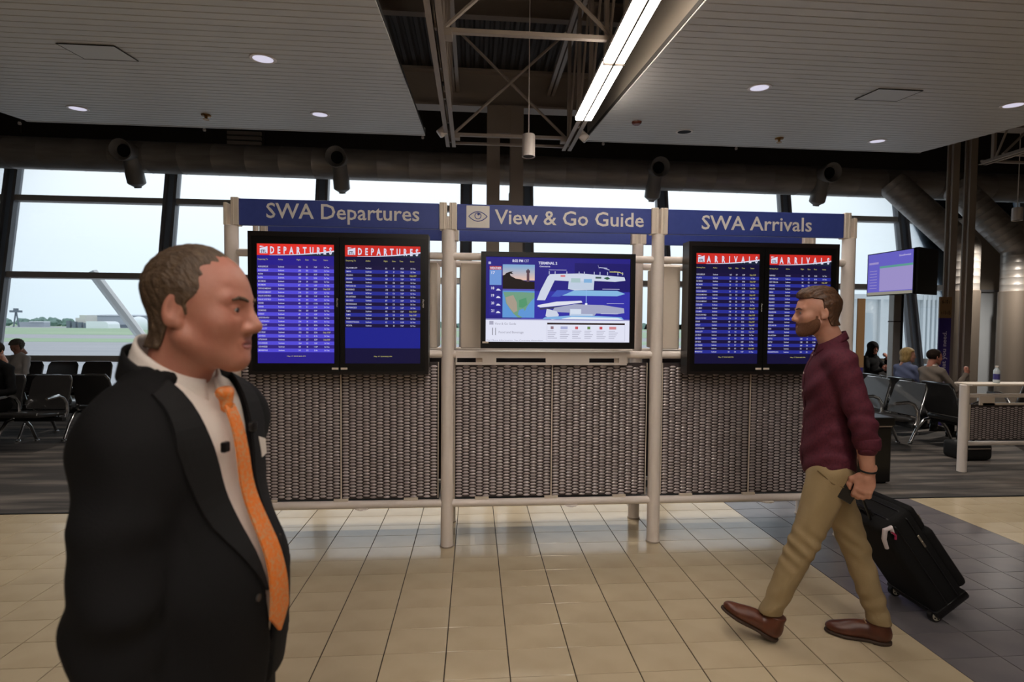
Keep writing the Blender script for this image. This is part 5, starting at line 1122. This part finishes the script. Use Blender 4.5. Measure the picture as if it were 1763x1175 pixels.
# ------------------------------------------------------------------ seated passengers
def seated(label, x, y, fx, fy, k, m_top, m_leg, m_sk, m_hr, hair_kind, arms, lean=.0, yaw=0., nod=0., cross=False):
    r = person_root(label, x, y, fx, fy)
    S = lambda *p: tuple(v * k for v in p)
    sc = lambda z: .46 + (z - .46) * k
    tor = U(.06, ell((0, -.02 + lean * .25, sc(.66)), (.155 * k, .125 * k, .17 * k)), ell((0, -.05 + lean * .7, sc(.92)), (.17 * k, .115 * k, .20 * k)), rc((-.14 * k, -.06 + lean, sc(1.055)), (.14 * k, -.06 + lean, sc(1.055)), .055 * k), rc((0, -.06 + lean, sc(1.06)), (0, -.045 + lean * 1.1, sc(1.13)), .055 * k, .05 * k))
    aL, aR = arms
    A_ = [chain([(s * .165 * k, -.06 + lean, sc(1.04)), (s * q[0][0], q[0][1], q[0][2]), (s * q[1][0], q[1][1], q[1][2])], [.055 * k, .046 * k, .036 * k]) for s, q in ((-1, aL), (1, aR))]
    top = U(.025, tor, *A_); top = WR(top, lambda X, Y, Z: .004 * np.sin(Z * 48 + Y * 30 + X * 25))
    part('top', top, (-.42, -.35, .45), (.42, .50, sc(1.20)), .011, m_top, r)
    if cross: legs = U(.03, chain([(-.09, 0, .56), (-.07, .40, .60), (-.03, .36, .14)], [.085, .066, .05]), chain([(.09, 0, .56), (.02, .36, .80), (.0, .50, .42)], [.085, .062, .05]))
    else: legs = U(.03, chain([(-.09, 0, .555), (-.10, .42, .53), (-.10, .44, .09)], [.088, .068, .05]), chain([(.09, 0, .555), (.10, .42, .53), (.10, .40, .09)], [.088, .068, .05]))
    part('trousers', U(.04, legs, ell((0, -.01, .56), (.16, .13, .085))), (-.24, -.18, .03), (.24, .60, .92), .013, m_leg, r)
    ends = ((-.03, .36), (.0, .50)) if cross else ((-.10, .43), (.10, .39))
    for i_, e_ in enumerate(ends):
        if cross and i_: continue
        shoe(Matrix.Translation((e_[0], e_[1] - .05, .006)), r, m_black, m_blackm)
    H_ = Matrix.Translation((0, -.03 + lean * 1.15, sc(1.265))) @ Matrix.Rotation(yaw, 4, 'Z') @ Matrix.Rotation(-nod, 4, 'X') @ Matrix.Scale(k * 1.02, 4)
    v, f = surf(U(.03, head_sdf(.95, .95), rc((0, -.030, -.055), (0, -.055, -.17), .050, .052)), (-.10, -.15, -.19), (.10, .14, .14), .0055); sets = [(A32([H_ @ Vector(p) for p in v]), f)]
    for s, q in ((-1, aL), (1, aR)):
        d = (Vector(q[1]) - Vector(q[0])).normalized(); d = Vector((s * d.x, d.y, d.z)); Mh = Matrix.Translation((s * q[1][0], q[1][1], q[1][2])) @ (-d).to_track_quat('Z', 'Y').to_matrix().to_4x4()
        hs = hand_sdf(.7); hs = hs if s > 0 else MIR(hs); v, f = surf(hs, (-.09, -.07, -.20), (.09, .09, .05), .007); sets.append((A32([Mh @ Vector(p) for p in v]), f))
    sets.append(surf(U(.03, OFF(tor, -.018), *[OFF(a_, -.014) for a_ in A_], OFF(ell((0, -.01, .56), (.16, .13, .085)), -.02)), (-.42, -.35, .45), (.42, .50, sc(1.20)), .016))
    joined('body', sets, m_sk, r); eyes_mesh(H_, r)
    cr_ = U(.03, ell((0, -.012, .036), (.074, .095, .083)), ell((0, .030, -.018), (.060, .066, .086)))
    if hair_kind == 'curly': hf = WR(INT(.01, OFF(cr_, .024), FN(lambda X, Y, Z: Y - (.02 + .08 * sst((Z - .05) / .03))), FN(lambda X, Y, Z: -.05 - Z)), lambda X, Y, Z: .007 * np.sin(X * 120) * np.sin(Y * 110) * np.sin(Z * 115))
    elif hair_kind == 'bob': hf = INT(.01, U(.03, OFF(cr_, .016), ell((0, -.045, -.06), (.085, .065, .09))), FN(lambda X, Y, Z: Y - (.018 + .075 * sst((Z - .055) / .03))), FN(lambda X, Y, Z: -.125 - Z))
    elif hair_kind == 'scarf': hf = SUB(.01, U(.03, OFF(cr_, .016), rc((0, -.02, -.05), (0, -.03, -.19), .082, .11)), ell((0, .105, -.03), (.046, .06, .065)))
    else: hf = INT(.008, OFF(cr_, .009), FN(lambda X, Y, Z: Y - (.014 + .08 * sst((Z - .05) / .035))), FN(lambda X, Y, Z: (-.012 - .07 * sst((-.016 - Y) / .03)) - Z))
    v, f = surf(hf, (-.14, -.16, -.32), (.14, .14, .16), .006); raw('headscarf' if hair_kind == 'scarf' else 'hair', [H_ @ Vector(p) for p in v], f, m_hr, r)
    return r
m_hg = mat('hair_grey_curly', (104, 98, 88), rough=.8, bump=(160, .8)); m_bl = mat('hair_blonde', (178, 148, 92), rough=.55, noise=((90, 30, 20), .5, (142, 112, 64)), bump=((200, 60, 40), .6)); m_dk = mat('hair_dark', (38, 27, 20), rough=.85, spec=.2, bump=((200, 60, 60), .6))
m_navy = mat('trousers_dark', (24, 23, 25), rough=.85); m_blk = mat('cloth_black', (15, 14, 15), rough=.9, spec=.2); m_sweat = mat('sweater_white', (206, 200, 196), rough=.85); m_bluek = mat('knit_blue', (96, 104, 136), rough=.9); m_greyj = mat('jacket_grey', (112, 100, 90), rough=.85, bump=(180, .2))
fold = (((.215, .06, .70), (.10, .24, .74)), ((.215, .06, .70), (.08, .22, .78)))
seated('curly-haired woman in a white sweater reading on the window seat', -7.60, 9.12, -.25, -.97, .90, m_sweat, m_navy, m_skin2, m_hg, 'curly', fold, .04, .15, .45, True)
p2 = seated('person in black clothes with bare forearms on the beam seat', -5.97, 6.84, -.25, -.97, .96, m_blk, m_blk, m_skin2, m_dk, 'short', (((.27, .02, .74), (.14, .24, .72)), ((.26, .04, .72), (.06, .27, .74))), .03, .2, .3, False)
seated('woman wrapped in a black headscarf and coat on the far seat', 7.73, 9.37, .25, -.97, .95, m_blk, m_blk, m_skin, m_blk, 'scarf', (((.24, .10, .78), (.06, .22, 1.02)), ((.22, .08, .72), (.08, .24, .82))), .02, -.3, .1, False)
seated('blonde woman in a blue top seated beside the man in grey', 6.80, 7.53, 1, .10, .91, m_bluek, m_navy, m_skin2, m_bl, 'bob', fold, .02, -.5, .05, False)
sm = seated('dark-haired man in a grey jacket seated with one hand raised', 6.66, 6.955, 1, .05, .92, m_greyj, m_navy, m_skin, m_dk, 'short', (((.215, .10, .74), (.12, .30, .72)), ((.225, .14, .74), (.17, .36, .96))), .05, -.1, .05, False)
collar_mesh(0, -.035 + .05, 1.10, .060, .068, .03, .5, m_shirt, sm, tilt=.3, pt=.0, name='shirt_collar')
